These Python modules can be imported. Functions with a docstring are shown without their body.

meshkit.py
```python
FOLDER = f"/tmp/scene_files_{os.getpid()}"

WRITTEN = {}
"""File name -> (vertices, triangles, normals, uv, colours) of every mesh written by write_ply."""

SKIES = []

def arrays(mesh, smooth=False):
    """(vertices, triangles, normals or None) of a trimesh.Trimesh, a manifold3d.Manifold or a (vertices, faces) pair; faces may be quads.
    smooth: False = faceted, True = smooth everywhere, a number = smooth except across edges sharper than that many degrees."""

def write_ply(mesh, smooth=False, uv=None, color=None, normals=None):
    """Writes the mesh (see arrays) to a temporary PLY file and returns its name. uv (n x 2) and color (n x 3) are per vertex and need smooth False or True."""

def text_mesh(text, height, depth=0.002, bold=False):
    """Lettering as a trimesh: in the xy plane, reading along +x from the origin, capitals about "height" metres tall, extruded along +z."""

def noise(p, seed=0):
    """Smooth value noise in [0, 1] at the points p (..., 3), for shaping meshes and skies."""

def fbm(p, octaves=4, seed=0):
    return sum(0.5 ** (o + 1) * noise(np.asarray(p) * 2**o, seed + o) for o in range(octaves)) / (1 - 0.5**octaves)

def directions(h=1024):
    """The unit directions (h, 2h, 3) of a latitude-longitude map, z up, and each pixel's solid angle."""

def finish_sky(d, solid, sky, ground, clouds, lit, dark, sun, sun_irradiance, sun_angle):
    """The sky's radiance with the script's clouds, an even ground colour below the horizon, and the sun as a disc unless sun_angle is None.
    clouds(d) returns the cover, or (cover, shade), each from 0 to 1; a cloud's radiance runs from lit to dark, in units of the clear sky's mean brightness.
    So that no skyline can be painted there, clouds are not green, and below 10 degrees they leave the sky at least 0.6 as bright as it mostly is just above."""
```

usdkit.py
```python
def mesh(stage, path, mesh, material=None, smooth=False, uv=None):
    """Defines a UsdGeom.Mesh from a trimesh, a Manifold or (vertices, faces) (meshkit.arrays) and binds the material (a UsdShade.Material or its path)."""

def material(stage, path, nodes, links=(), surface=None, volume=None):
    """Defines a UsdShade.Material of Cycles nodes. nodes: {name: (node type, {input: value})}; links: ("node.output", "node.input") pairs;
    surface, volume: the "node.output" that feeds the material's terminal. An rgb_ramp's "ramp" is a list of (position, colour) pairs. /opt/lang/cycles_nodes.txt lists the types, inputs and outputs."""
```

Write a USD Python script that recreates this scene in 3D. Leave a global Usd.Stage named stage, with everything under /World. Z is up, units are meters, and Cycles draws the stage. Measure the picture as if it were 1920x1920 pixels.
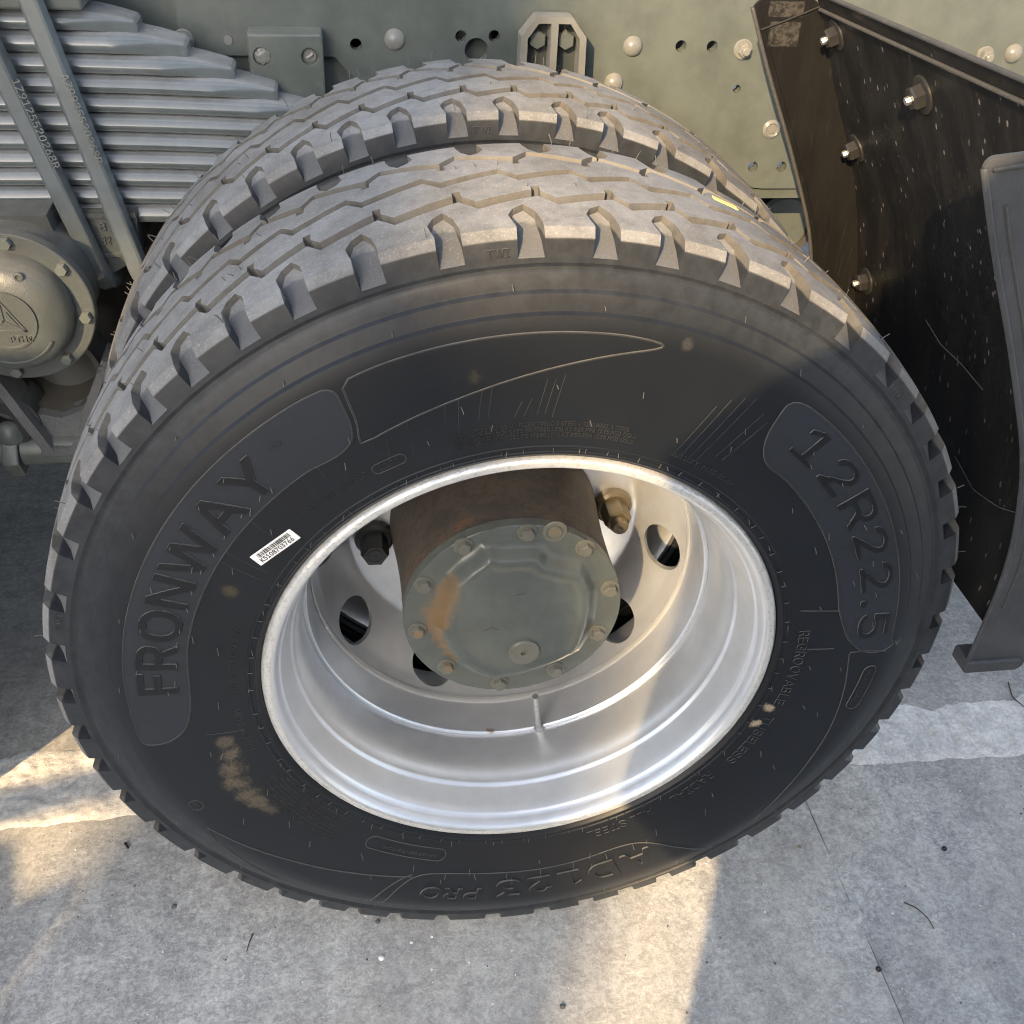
import math, random
import numpy as np, trimesh, manifold3d as m3, shapely
from shapely.geometry import Polygon, LineString, Point
from shapely import affinity
import usdkit, meshkit
from pxr import Usd, UsdGeom, UsdLux, UsdShade, Gf, Sdf

random.seed(7); rng = np.random.default_rng(7)
stage = Usd.Stage.CreateInMemory()
UsdGeom.SetStageUpAxis(stage, UsdGeom.Tokens.z); UsdGeom.SetStageMetersPerUnit(stage, 1.0)
UsdGeom.Xform.Define(stage, '/World'); UsdGeom.Scope.Define(stage, '/World/Looks')
Z0 = 0.5305                      # height of the wheel axle above the ground; truck shapes are written round the axle
PI = math.pi

# ---------------------------------------------------------------- camera, sky, sun, exposure
EXPOSURE = 1.55
SKY = 0.15
SUN = 1.0
SUNDIR = np.array([-0.50, -1.0, 0.53]); SUNDIR /= np.linalg.norm(SUNDIR)          # towards the sun
cam = UsdGeom.Camera.Define(stage, '/World/camera')
CP = np.array([-0.1817, -1.0208, 0.8978 + Z0]); pit, yaw, rol = 0.63787, 0.17413, 0.05658
fw = np.array([math.sin(yaw) * math.cos(pit), math.cos(yaw) * math.cos(pit), -math.sin(pit)])
rt = np.array([math.cos(yaw), -math.sin(yaw), 0.0]); up = np.cross(rt, fw)
r2 = math.cos(rol) * rt + math.sin(rol) * up; u2 = -math.sin(rol) * rt + math.cos(rol) * up
cam.AddTransformOp().Set(Gf.Matrix4d(*[*map(float, r2), 0, *map(float, u2), 0, *map(float, -fw), 0, *map(float, CP), 1]))
cam.CreateHorizontalApertureAttr(36.0); cam.CreateVerticalApertureAttr(36.0)
cam.CreateFocalLengthAttr(36.0 * 2002.2 / 1920); cam.CreateClippingRangeAttr(Gf.Vec2f(0.02, 500))
cam.CreateExposureAttr(EXPOSURE)
elev = math.asin(SUNDIR[2])
usdkit.material(stage, '/World/Looks/sky_look', {
    's': ('sky_texture', {'sky_type': 'single_scattering', 'sun_disc': False, 'sun_elevation': elev, 'sun_rotation': math.atan2(SUNDIR[0], SUNDIR[1]), 'aerosol_density': 1.6}),
    'h': ('hsv', {'saturation': .62, 'value': 1.0, 'hue': .5, 'fac': 1.0}),
    'b': ('background_shader', {'strength': SKY})}, [('s.color', 'h.color'), ('h.color', 'b.color')], surface='b.background')
dome = UsdLux.DomeLight.Define(stage, '/World/sky')
UsdShade.MaterialBindingAPI.Apply(dome.GetPrim()).Bind(UsdShade.Material.Get(stage, '/World/Looks/sky_look'))
dome.GetPrim().SetCustomDataByKey('kind', 'structure')
sun = UsdLux.DistantLight.Define(stage, '/World/sun')
sun.CreateNormalizeAttr(True); sun.CreateIntensityAttr(SUN); sun.CreateAngleAttr(0.5); sun.CreateColorAttr(Gf.Vec3f(1.0, 0.71, 0.38))
zx = SUNDIR; ax = np.cross([0, 0, 1.0], zx); ax /= np.linalg.norm(ax); ay = np.cross(zx, ax)
sun.AddTransformOp().Set(Gf.Matrix4d(*[*map(float, ax), 0, *map(float, ay), 0, *map(float, zx), 0, 0, 0, 8, 1]))

# ---------------------------------------------------------------- helpers: scene tree
used = {}
def numbered(parent, name):
    k = used.get((parent, name), 0); used[(parent, name)] = k + 1
    return f'{parent}/{name}' + (f'_{k:03d}' if k else '')
def keys(prim, label=None, cat=None, group=None, kind=None):
    for k, v in (('label', label), ('category', cat), ('group', group), ('kind', kind)):
        if v: prim.SetCustomDataByKey(k, v)
def node(name, parent='/World', loc=None, **kw):
    p = numbered(parent, name); x = UsdGeom.Xform.Define(stage, p)
    if loc is not None: x.AddTranslateOp().Set(Gf.Vec3d(*map(float, loc)))
    keys(x.GetPrim(), **kw); return p
def crease(m, deg):
    """splits the vertices along edges sharper than deg, so that smooth normals keep them"""
    v, f = np.asarray(m.vertices, float), np.asarray(m.faces)
    key = np.round(v, 7); _, idx, inv = np.unique(key, axis=0, return_index=True, return_inverse=True); inv = inv.ravel()
    f = inv[f]; v = v[idx]; f = f[(f[:, 0] != f[:, 1]) & (f[:, 1] != f[:, 2]) & (f[:, 0] != f[:, 2])]
    n = np.cross(v[f[:, 1]] - v[f[:, 0]], v[f[:, 2]] - v[f[:, 0]]); a = np.linalg.norm(n, axis=1); ok = a > 1e-14; f, n, a = f[ok], n[ok], a[ok]; u = n / a[:, None]
    F = len(f); vert = f.ravel(); face = np.repeat(np.arange(F), 3); o = np.argsort(vert, kind='stable'); vs, fs = vert[o], face[o]
    cnt = np.bincount(vs, minlength=len(v)); st = np.r_[0, np.cumsum(cnt)[:-1]]; val = cnt[vs]; acc = np.zeros((3 * F, 3)); c = math.cos(math.radians(deg)); me = np.arange(3 * F)
    for k in range(int(val.max())):
        sel = me[val > k]; other = fs[st[vs[sel]] + k]; near = np.einsum('ij,ij->i', u[fs[sel]], u[other]) > c; acc[sel[near]] += n[other[near]]
    acc /= np.linalg.norm(acc, axis=1, keepdims=True) + 1e-30
    full = np.empty((3 * F, 3)); full[o] = acc
    tag = np.c_[vert, np.round(full * 400).astype(np.int64)]; _, i2, n2 = np.unique(tag, axis=0, return_index=True, return_inverse=True)
    return v[vert[i2]], n2.ravel().reshape(-1, 3), full[i2]
def obj(name, mesh, mat, parent='/World', smooth=32, **kw):
    p = numbered(parent, name)
    if smooth is False: m = usdkit.mesh(stage, p, mesh, LOOK[mat], smooth=False)
    else:
        v, f, n = crease(mesh, 180 if smooth is True else smooth); m = usdkit.mesh(stage, p, (v, f), LOOK[mat], smooth=False)
        m.CreateNormalsAttr([Gf.Vec3f(*map(float, q)) for q in n]); m.SetNormalsInterpolation('vertex')
    keys(m.GetPrim(), **kw); return p

# ---------------------------------------------------------------- helpers: shapes
def T3(v, f): return trimesh.Trimesh(np.asarray(v, float), np.asarray(f), process=False)
def mf(tm):
    tm = tm.copy(); tm.merge_vertices()
    return m3.Manifold(m3.Mesh(np.asarray(tm.vertices, np.float32), np.asarray(tm.faces, np.uint32)))
def tm_of(man):
    me = man.to_mesh(); return T3(me.vert_properties[:, :3], me.tri_verts)
def cat(*ms): return trimesh.util.concatenate([m for m in ms])
def lathe(prof, n=180, cy=0.0, centre=(0, 0), a0=None):
    """closed profile of (r, y) turned about the y axis"""
    P = np.array(prof, float); k = len(P); t = np.arange(n) * 2 * PI / n
    v = np.stack([P[None, :, 0] * np.cos(t)[:, None], np.broadcast_to(P[None, :, 1] + cy, (n, k)), P[None, :, 0] * np.sin(t)[:, None]], -1).reshape(-1, 3)
    i, j = np.meshgrid(np.arange(n), np.arange(k), indexing='ij'); i2, j2 = (i + 1) % n, (j + 1) % k
    q = np.stack([i * k + j, i2 * k + j, i2 * k + j2, i * k + j2], -1).reshape(-1, 4)
    f = np.vstack([q[:, [0, 1, 2]], q[:, [0, 2, 3]]]); m = T3(v, f)
    if m.volume < 0: m.invert()
    m.apply_translation([centre[0], 0, centre[1]]); return m
def turned(prof, n=48, centre=(0, 0, 0)):
    """profile from axis to axis, (r, y), solid"""
    m = trimesh.creation.revolve(np.array([(max(r, 0), h) for r, h in prof]), sections=n)
    m.merge_vertices(); m.update_faces(m.nondegenerate_faces()); 
    v = np.array(m.vertices); m = T3(np.stack([v[:, 0], v[:, 2], v[:, 1]], -1), m.faces)
    if m.volume < 0: m.invert()
    m.apply_translation(centre); return m
def box(x0, x1, y0, y1, z0, z1, r=0.0):
    if r <= 0:
        m = trimesh.creation.box([x1 - x0, y1 - y0, z1 - z0]); m.apply_translation([(x0 + x1) / 2, (y0 + y1) / 2, (z0 + z1) / 2]); return m
    c = []
    for a in (x0 + r, x1 - r):
        for b in (y0 + r, y1 - r):
            for d in (z0 + r, z1 - r):
                c.append(m3.Manifold.sphere(r, 12).translate([a, b, d]))
    return tm_of(m3.Manifold.batch_hull(c))
def extr_y(poly, y0, y1):
    """a shapely polygon in (x, z) made solid from y0 to y1"""
    polys = getattr(poly, 'geoms', [poly]); out = []
    for g in polys:
        if g.is_empty or g.area < 1e-10: continue
        m = trimesh.creation.extrude_polygon(g, y1 - y0, engine='earcut'); v = np.array(m.vertices)
        m = T3(np.stack([v[:, 0], v[:, 2] + y0, v[:, 1]], -1), m.faces)
        if m.volume < 0: m.invert()
        out.append(m)
    return cat(*out)
def rod(a, b, r, n=16, r1=None):
    a, b = np.array(a, float), np.array(b, float); d = b - a; L = np.linalg.norm(d)
    m = trimesh.creation.cylinder(r, L, sections=n)
    if r1 is not None:
        v = np.array(m.vertices); s = np.where(v[:, 2:] > 0, r1 / r, 1.0); v[:, :2] *= s; m = T3(v, m.faces)
    m.apply_transform(trimesh.geometry.align_vectors([0, 0, 1], d / L)); m.apply_translation((a + b) / 2); return m
def tube(pts, r, n=8, caps=True):
    p = np.asarray(pts, float); t = np.gradient(p, axis=0); t /= np.linalg.norm(t, axis=1, keepdims=True) + 1e-12
    a = np.cross(t, np.where(np.abs(t[:, 2:]) < 0.9, [0, 0, 1.0], [1.0, 0, 0])); a /= np.linalg.norm(a, axis=1, keepdims=True) + 1e-12
    b, g = np.cross(t, a), np.arange(n) * 2 * PI / n; rr = np.broadcast_to(r, (len(p),))
    v = (p[:, None] + rr[:, None, None] * (np.cos(g)[None, :, None] * a[:, None] + np.sin(g)[None, :, None] * b[:, None])).reshape(-1, 3)
    i, j = np.meshgrid(np.arange(len(p) - 1), np.arange(n), indexing='ij')
    q = np.stack([i * n + j, i * n + (j + 1) % n, (i + 1) * n + (j + 1) % n, (i + 1) * n + j], -1).reshape(-1, 4)
    f = [q[:, [0, 1, 2]], q[:, [0, 2, 3]]]
    if caps:
        k = len(v); v = np.vstack([v, p[:1], p[-1:]]); jj = np.arange(n); e = (len(p) - 1) * n
        f += [np.stack([np.full(n, k), (jj + 1) % n, jj], -1), np.stack([np.full(n, k + 1), e + jj, e + (jj + 1) % n], -1)]
    m = T3(v, np.vstack(f))
    if m.volume < 0: m.invert()
    return m
def hexbolt(c, axis, r=0.009, h=0.007, wr=0.0, wh=0.002, rot=0.0, tip=0.0, tipr=0.0):
    """hexagonal head on a washer, c on the surface, axis pointing outwards"""
    out = []
    if wr: out.append(turned([(0, 0), (wr, 0), (wr, wh * .7), (wr - .0012, wh), (0, wh)], 28))
    hd = [(0, wh), (r, wh), (r, wh + h * .8), (r * .86, wh + h), (0, wh + h)]
    m = turned(hd, 6); m.apply_transform(trimesh.transformations.rotation_matrix(rot, [0, 1, 0])); out.append(m)
    if tip: out.append(turned([(0, wh + h), (tipr, wh + h), (tipr, wh + h + tip * .8), (tipr * .75, wh + h + tip), (0, wh + h + tip)], 16))
    m = cat(*out); m.apply_transform(trimesh.geometry.align_vectors([0, 1, 0], np.array(axis, float) / np.linalg.norm(axis))); m.apply_translation(c); return m
def raise_(m): m = m.copy(); m.apply_translation([0, 0, Z0]); return m
def tobj(name, mesh, mat, parent, smooth=32, **kw): return obj(name, raise_(mesh), mat, parent, smooth, **kw)
def text(s, h, depth=0.002, bold=False):
    m = meshkit.text_mesh(s, h, depth, bold); return m

# ---------------------------------------------------------------- materials
LOOK = {}
class G:
    """a small writer for node graphs"""
    def __init__(g): g.n, g.l, g.k = {}, [], 0
    def __call__(g, kind, out=None, **kw):
        g.k += 1; nm = f'n{g.k}'; vals = {}
        for k, v in kw.items():
            if isinstance(v, R_): g.l.append((v.s, f'{nm}.{k}'))
            else: vals[k] = v
        g.n[nm] = (kind, vals); h = R_(nm, out); return h
    def math(g, op, a, b=0.0, c=0.0, clamp=False): return g('math', 'value', math_type=op, value1=a, value2=b, value3=c, use_clamp=clamp)
    def pos(g): return g('geometry', 'position')
    def noise(g, vec, scale, detail=4.0, rough=.55, dist=0.0): return g('noise_texture', 'fac', vector=vec, scale=scale, detail=detail, roughness=rough, distortion=dist)
    def ss(g, v, a, b, lo=0.0, hi=1.0): return g('map_range', 'result', range_type='smoothstep', value=v, from_min=a, from_max=b, to_min=lo, to_max=hi, clamp=True)
    def mix(g, f, a, b, t='mix'): return g('mix', 'color', mix_type=t, fac=f, color1=a, color2=b)
    def ramp(g, f, st): return g('rgb_ramp', 'color', fac=f, ramp=st)
    def map(g, vec, scale=(1, 1, 1), loc=(0, 0, 0), rot=(0, 0, 0)): return g('mapping', 'vector', mapping_type='point', vector=vec, scale=scale, location=loc, rotation=rot)
    def sep(g, v):
        n = g('separate_xyz', None, vector=v); return n.o('x'), n.o('y'), n.o('z')
    def bump(g, h, strength=.3, dist=.002): return g('bump', 'normal', height=h, strength=strength, distance=dist)
    def done(g, name, **kw):
        p = g('principled_bsdf', 'BSDF', **kw)
        usdkit.material(stage, f'/World/Looks/{name}', g.n, g.l, surface=p.s); LOOK[name] = f'/World/Looks/{name}'
class R_:
    def __init__(s_, n, o): s_.nm, s_.s = n, f'{n}.{o}'
    def o(s_, o): return R_(s_.nm, o)

def rubber(name, marks=(), lift=(0.0046, 0.0058, 0.0080), side_rough=.40, film=1.0, scuff_glint=0.0, scuff_glint_col=(.17, .165, .155)):
    g = G(); p = g.pos(); x, y, z = g.sep(p); z = g.math('subtract', z, Z0)
    r = g.math('sqrt', g.math('add', g.math('multiply', x, x), g.math('multiply', z, z)))
    nx, ny, nz = g.sep(g('geometry', 'true_normal'))
    nr = g.math('divide', g.math('add', g.math('multiply', nx, x), g.math('multiply', nz, z)), r)
    n1, n2, n3 = g.noise(p, 60, 6, .7), g.noise(p, 9, 4, .6), g.noise(p, 420, 3, .6)
    tread = g.math('multiply', g.ss(r, .5255, .5285), g.ss(nr, .05, .85, .55, 1.0))
    floor = g.math('multiply', g.ss(nr, .35, .8), g.ss(r, .497, .508))
    dust = g.math('maximum', g.math('multiply', tread, g.ss(n1, .2, .62, .62, 1.0)), g.math('multiply', floor, g.ss(n2, .3, .7, .35, .62)))
    dust_sheen_mask = g.math('multiply', g.math('multiply', g.ss(r, .44, .497), g.ss(n1, .3, .7, .4, 1.0)), .17 * film)  # grey-blue sky sheen, with some dust, painted on the upper sidewall
    dustcol = g.mix(g.ss(n2, .35, .65), (.220, .224, .228), (.158, .156, .152))
    dustcol = g.mix(g.ss(n3, .52, .74, 0, .55), dustcol, (.36, .352, .34))
    c = g.mix(g.ss(n2, .3, .7), lift, tuple(1.25 * v for v in lift))
    c = g.mix(dust_sheen_mask, c, (.13, .14, .155)); dustcol = g.mix(g.math('multiply', g.ss(nr, .85, .35), g.ss(n2, .3, .7, .4, .9)), dustcol, (.175, .155, .125)); c = g.mix(dust, c, dustcol)
    if scuff_glint: c = g.mix(g.math('multiply', g.ss(g.math('absolute', ny), .85, .45), g.ss(n1, .3, .6, scuff_glint * .5, scuff_glint)), c, scuff_glint_col)  # paler side faces: edge dust and highlight both put into the colour
    for (mx, mz, rad, col, hard) in marks:        # dried mud and scuffs on the sidewall
        d = g('vector_math', 'value', vector_math_type='distance', vector1=g('combine_xyz', 'vector', x=x, y=0.0, z=z), vector2=(mx, 0.0, mz)) if False else \
            g.math('sqrt', g.math('add', g.math('power', g.math('subtract', x, mx), 2.0), g.math('power', g.math('subtract', z, mz), 2.0)))
        d = g.math('add', d, g.math('multiply', g.math('subtract', g.noise(p, 55, 5, .75), .5), rad * 2.4))
        c = g.mix(g.math('multiply', g.math('multiply', g.ss(d, rad * .2, rad, hard, 0.0), g.ss(y, -.1, -.13)), g.ss(n3, .25, .55, .35, 1.0)), c, col)
    ro = g.math('add', side_rough, g.math('multiply', g.math('maximum', dust, g.math('multiply', n2, .15)), .4))
    ang = g.math('arctan2', z, x)
    ply = g.noise(g('combine_xyz', 'vector', x=g.math('multiply', ang, 1.0), y=0.0, z=0.0), 55, 2, .5)
    h = g.math('add', g.math('multiply', n3, .35), g.math('multiply', n1, .5))
    g.done(name, base_color=c, roughness=ro, specular_ior_level=.33, normal=g.bump(h, .22, .0010))
MUD = (.125, .102, .072)
def PO(t, r): return (r * math.cos(math.radians(t)), r * math.sin(math.radians(t)))
marks = [(*PO(-168, .360), .013, MUD, .5), (*PO(-165, .363), .016, MUD, .58), (*PO(-161, .368), .0195, MUD, .62), (*PO(-157, .376), .0195, MUD, .62), (*PO(-153.5, .376), .017, MUD, .58),
         (*PO(-150.5, .373), .0145, MUD, .5), (*PO(-147.5, .371), .013, MUD, .4), (*PO(-15.9, .328), .009, (.36, .29, .2), 1), (*PO(-21.4, .324), .0075, (.36, .29, .2), 1), (*PO(-20.5, .328), .0055, (.36, .29, .2), 1),
         (*PO(154.1, .356), .012, (.09, .07, .04), .5), (*PO(100, .409), .010, (.05, .045, .03), .4), (*PO(1.5, .462), .006, MUD, .58), (*PO(73, .449), .008, (.07, .065, .06), .35)]
rubber('tyre_rubber', marks)
rubber('tyre_rubber_inner')
rubber('tyre_print', marks, lift=(.0040, .0048, .0062), side_rough=.36, film=.6, scuff_glint=.72)
rubber('tyre_small', marks, lift=(.0050, .0058, .0072), side_rough=.36, film=.6, scuff_glint=.38)
rubber('tyre_scuff_glint', marks, lift=(.022, .023, .025), side_rough=.40, film=.8, scuff_glint=.45)  # outlines paler overall, wear and edge highlight put into the colour
rubber('tyre_panel', marks, lift=(.0135, .0165, .0220), side_rough=.62, film=.5)

def paint(name, base, rough=.42, spec=.5, spots=.5, rust=(), metallic=0.0, coarse=0.0, dusty=(.30, .27, .22), dust=.25):
    g = G(); p = g.pos(); n1, n2, n3 = g.noise(p, 14, 5, .6), g.noise(p, 150, 4, .6), g.noise(p, 900, 2, .5)
    c = g.mix(g.ss(n1, .3, .7), tuple(.86 * v for v in base), tuple(1.12 * v for v in base))
    nx, ny, nz = g.sep(g('geometry', 'true_normal'))
    c = g.mix(g.math('multiply', g.ss(nz, .35, .95), g.ss(n1, .3, .7, dust * .5, dust)), c, dusty)
    c = g.mix(g.ss(n2, .70, .78, 0, spots), c, (.33, .33, .31))
    x, y, z = g.sep(p); z = g.math('subtract', z, Z0)
    for (mx, mz, rad, col, a) in rust:
        d = g.math('sqrt', g.math('add', g.math('power', g.math('subtract', x, mx), 2.0), g.math('power', g.math('subtract', z, mz), 2.0)))
        d = g.math('add', d, g.math('multiply', g.math('subtract', g.noise(p, 70, 5, .7), .5), rad * 1.6))
        c = g.mix(g.ss(d, rad * .3, rad, a, 0.0), c, col)
    h = g.math('add', g.math('multiply', n3, .2 + coarse), g.math('multiply', n2, .5 + coarse))
    g.done(name, base_color=c, roughness=g.math('add', rough - .08, g.math('multiply', n1, .16)), specular_ior_level=spec, metallic=metallic, normal=g.bump(h, .16 + .3 * coarse, .0012 + .001 * coarse))
OL = (.078, .090, .084)
paint('chassis_paint', OL, .34, dust=.15)
paint('spring_paint', (.088, .101, .104), .19, spec=.9, spots=.35, dust=.55, dusty=(.34, .34, .35))  # leaf-top dust raised to paint in the bright highlights of the edges
paint('cast_paint', (.047, .054, .055), .32, coarse=.5, dust=.2)
paint('rough_cast', (.23, .235, .24), .36, coarse=2.5, dust=.1)
RU = (.165, .105, .052)
paint('hub_paint', (.074, .083, .077), .24, dust=.1, spots=.25, rust=[(-.076, .066, .011, RU, .6), (-.080, .054, .015, RU, .75), (-.085, .040, .019, RU, .8), (-.090, .026, .022, RU, .85), (-.095, .010, .023, RU, .9), (-.099, -.005, .018, RU, .85), (-.097, -.020, .013, RU, .8), (-.093, -.033, .012, RU, .8), (-.088, -.047, .011, RU, .8), (-.081, -.060, .010, RU, .8), (-.074, -.071, .008, RU, .7), (-.022, -.112, .006, (.12, .06, .03), .8), (-.118, -.018, .006, RU, .5)])
paint('bolt_rusty', (.105, .105, .088), .38, dust=.2, spots=.2, rust=[(-.119, -.018, .009, RU, .8), (-.081, -.082, .009, RU, .8), (.013, -.049, .004, RU, .9), (.044, .127, .007, RU, .6)])
paint('rivet_paint', (.145, .147, .138), .24, spots=.2, dust=.25)
paint('nut_black', (.018, .019, .02), .42, spots=.1, dust=.1)
paint('nut_brass', (.075, .060, .034), .36, spots=.15, dust=.1, rust=[(.158, .02, .006, (.14, .07, .04), .7)])
paint('dark_metal', (.035, .034, .032), .55, spots=.1)
paint('hose_rubber', (.015, .016, .018), .5, spots=.1)
g = G(); p = g.pos(); n1, n2, n3 = g.noise(g.map(p, (1, 1.4, 1)), 14, 6, .75), g.noise(p, 120, 5, .7), g.noise(p, 600, 3, .6)
x, y, z = g.sep(p)
c = g.mix(g.ss(n1, .38, .62), (.046, .039, .033), (.080, .062, .047)); c = g.mix(g.ss(n2, .5, .68, 0, .7), c, (.030, .027, .025))
c = g.mix(g.math('multiply', g.math('multiply', g.ss(n1, .52, .64), g.ss(y, .03, -.01)), g.ss(x, .02, -.06, .25, .9)), c, (.15, .062, .028)); c = g.mix(g.ss(n3, .62, .72, 0, .4), c, (.20, .17, .13))
g.done('hub_rust', base_color=c, roughness=g.math('add', .5, g.math('multiply', n2, .25)), normal=g.bump(g.math('add', n2, g.math('multiply', n3, .5)), .35, .0015))
g = G(); p = g.pos(); n1, n2, n3 = g.noise(p, 16, 4, .6), g.noise(p, 700, 3, .6), g.noise(p, 70, 5, .7)
c = g.mix(g.ss(n1, .3, .7), (.62, .635, .655), (.66, .675, .695)); c = g.mix(g.ss(n3, .72, .77, 0, .25), c, (.34, .32, .28))
x, y, z = g.sep(p); z = g.math('subtract', z, Z0)
for (mx, mz, rad) in ((-.015, -.252, .007), (.292, -.065, .004), (-.02, -.2525, .004)):
    d = g.math('add', g.math('sqrt', g.math('add', g.math('power', g.math('subtract', x, mx), 2.0), g.math('power', g.math('subtract', z, mz), 2.0))), g.math('multiply', g.math('subtract', n3, .5), .008))
    c = g.mix(g.math('multiply', g.ss(d, rad * .4, rad, .8, 0.0), g.math('multiply', g.ss(y, -.022, -.014), g.ss(y, .004, -.003))), c, (.25, .14, .06))
g.done('rim_silver', base_color=c, metallic=.74, roughness=g.math('add', .29, g.math('multiply', n1, .05)), specular_ior_level=.5, normal=g.bump(g.math('add', n2, g.math('multiply', n3, .5)), .07, .0006))
g = G(); p = g.pos(); n3 = g.noise(p, 260, 5, .75)
c = g.mix(g.ss(n3, .5, .66), (.58, .58, .575), (.40, .39, .37))
g.done('rim_edge', base_color=c, metallic=.5, roughness=.30, normal=g.bump(n3, .5, .0012))
g = G(); p = g.pos(); n2 = g.noise(g.map(p, (1, 60, 60)), 3, 3); g.done('bead_weld', base_color=(.60, .60, .59), metallic=.6, roughness=.24, normal=g.bump(g.noise(p, 160, 4, .7), .35, .0015))
def flat(name, col, rough=.5, metallic=0.0, bump=.0):
    g = G(); p = g.pos(); n = g.noise(p, 180, 4, .6)
    g.done(name, base_color=g.mix(g.ss(n, .3, .7), tuple(.85 * v for v in col), tuple(min(1.1 * v, .95) for v in col)), roughness=rough, metallic=metallic, normal=g.bump(n, .1 + bump, .001))
flat('sticker_white', (.80, .80, .79), .5); flat('ink', (.012, .012, .013), .5); flat('tag_yellow', (.75, .72, .25), .5); flat('hair_rubber', (.085, .083, .08), .55)  # vent hairs paler than the tyre, caught light put into the colour
flat('zinc', (.38, .38, .375), .4, .8); flat('twig_brown', (.07, .045, .03), .7); flat('bead_black', (.01, .01, .011), .25); flat('chip_white', (.72, .72, .70), .6); flat('chip_grey', (.10, .10, .095), .7); flat('leaf_dry', (.22, .16, .09), .7); flat('blocker', (.30, .28, .25), .7); flat('under_dark', (.03, .03, .03), .7)
# mudguard plastic: black, dusty brown, run marks and scratches
g = G(); p = g.pos(); n1 = g.noise(g.map(p, (7, 7, 2.2)), 3, 5, .65); n2 = g.noise(g.map(p, (60, 60, 7)), 2.5, 4, .6); n3 = g.noise(p, 210, 3, .55); x, y, z = g.sep(p)
v = g('voronoi_texture', 'distance', vector=g.map(p, (1, 1, .35)), scale=75.0)
c = g.mix(g.ss(n1, .38, .7), (.0058, .0058, .0062), (.0135, .0127, .0118)); c = g.mix(g.ss(n2, .60, .72, 0, .5), c, (.036, .034, .031))
c = g.mix(g.math('multiply', g.ss(v, .17, .11), g.ss(n1, .42, .60)), c, (.15, .145, .14))
g.done('mudguard_plastic', base_color=c, roughness=g.math('add', .33, g.math('multiply', n1, .25)), specular_ior_level=.30, normal=g.bump(g.math('add', n2, n3), .15, .001))
g = G(); p = g.pos(); n1 = g.noise(g.map(p, (7, 7, 2.2)), 3, 5, .65); n2 = g.noise(g.map(p, (160, 40, 8)), 2.0, 4, .6)
c = g.mix(g.ss(n1, .35, .7), (.0056, .0056, .0057), (.0092, .0088, .0084)); c = g.mix(g.ss(n2, .58, .72, 0, .35), c, (.030, .0285, .027))
x, y, z = g.sep(p); z = g.math('subtract', z, Z0)
for (a0, a1, b0, b1) in ((.402, .452, .586, .606), (.408, .452, .548, .580)):
    bx = g.math('multiply', g.math('multiply', g.ss(x, a0 - .001, a0 + .001), g.ss(x, a1 + .001, a1 - .001)), g.math('multiply', g.ss(z, b0 - .001, b0 + .001), g.ss(z, b1 + .001, b1 - .001)))
    c = g.mix(g.math('multiply', bx, g.ss(g.noise(p, 130, 5, .7), .38, .62, .1, .8)), c, (.055, .052, .048))
g.done('mudguard_flange', base_color=c, roughness=.42, specular_ior_level=.26, normal=g.bump(n2, .12, .001))
g = G(); p = g.pos(); n1 = g.noise(p, 12, 5, .65); n2 = g.noise(g.map(p, (140, 40, 20)), 2.0, 4, .6)
c = g.mix(g.ss(n1, .35, .7), (.040, .042, .046), (.058, .060, .064)); c = g.mix(g.ss(n2, .58, .72, 0, .35), c, (.12, .12, .12))
g.done('mudguard_lip', base_color=c, roughness=.55, specular_ior_level=.4, normal=g.bump(n2, .12, .001))
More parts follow.
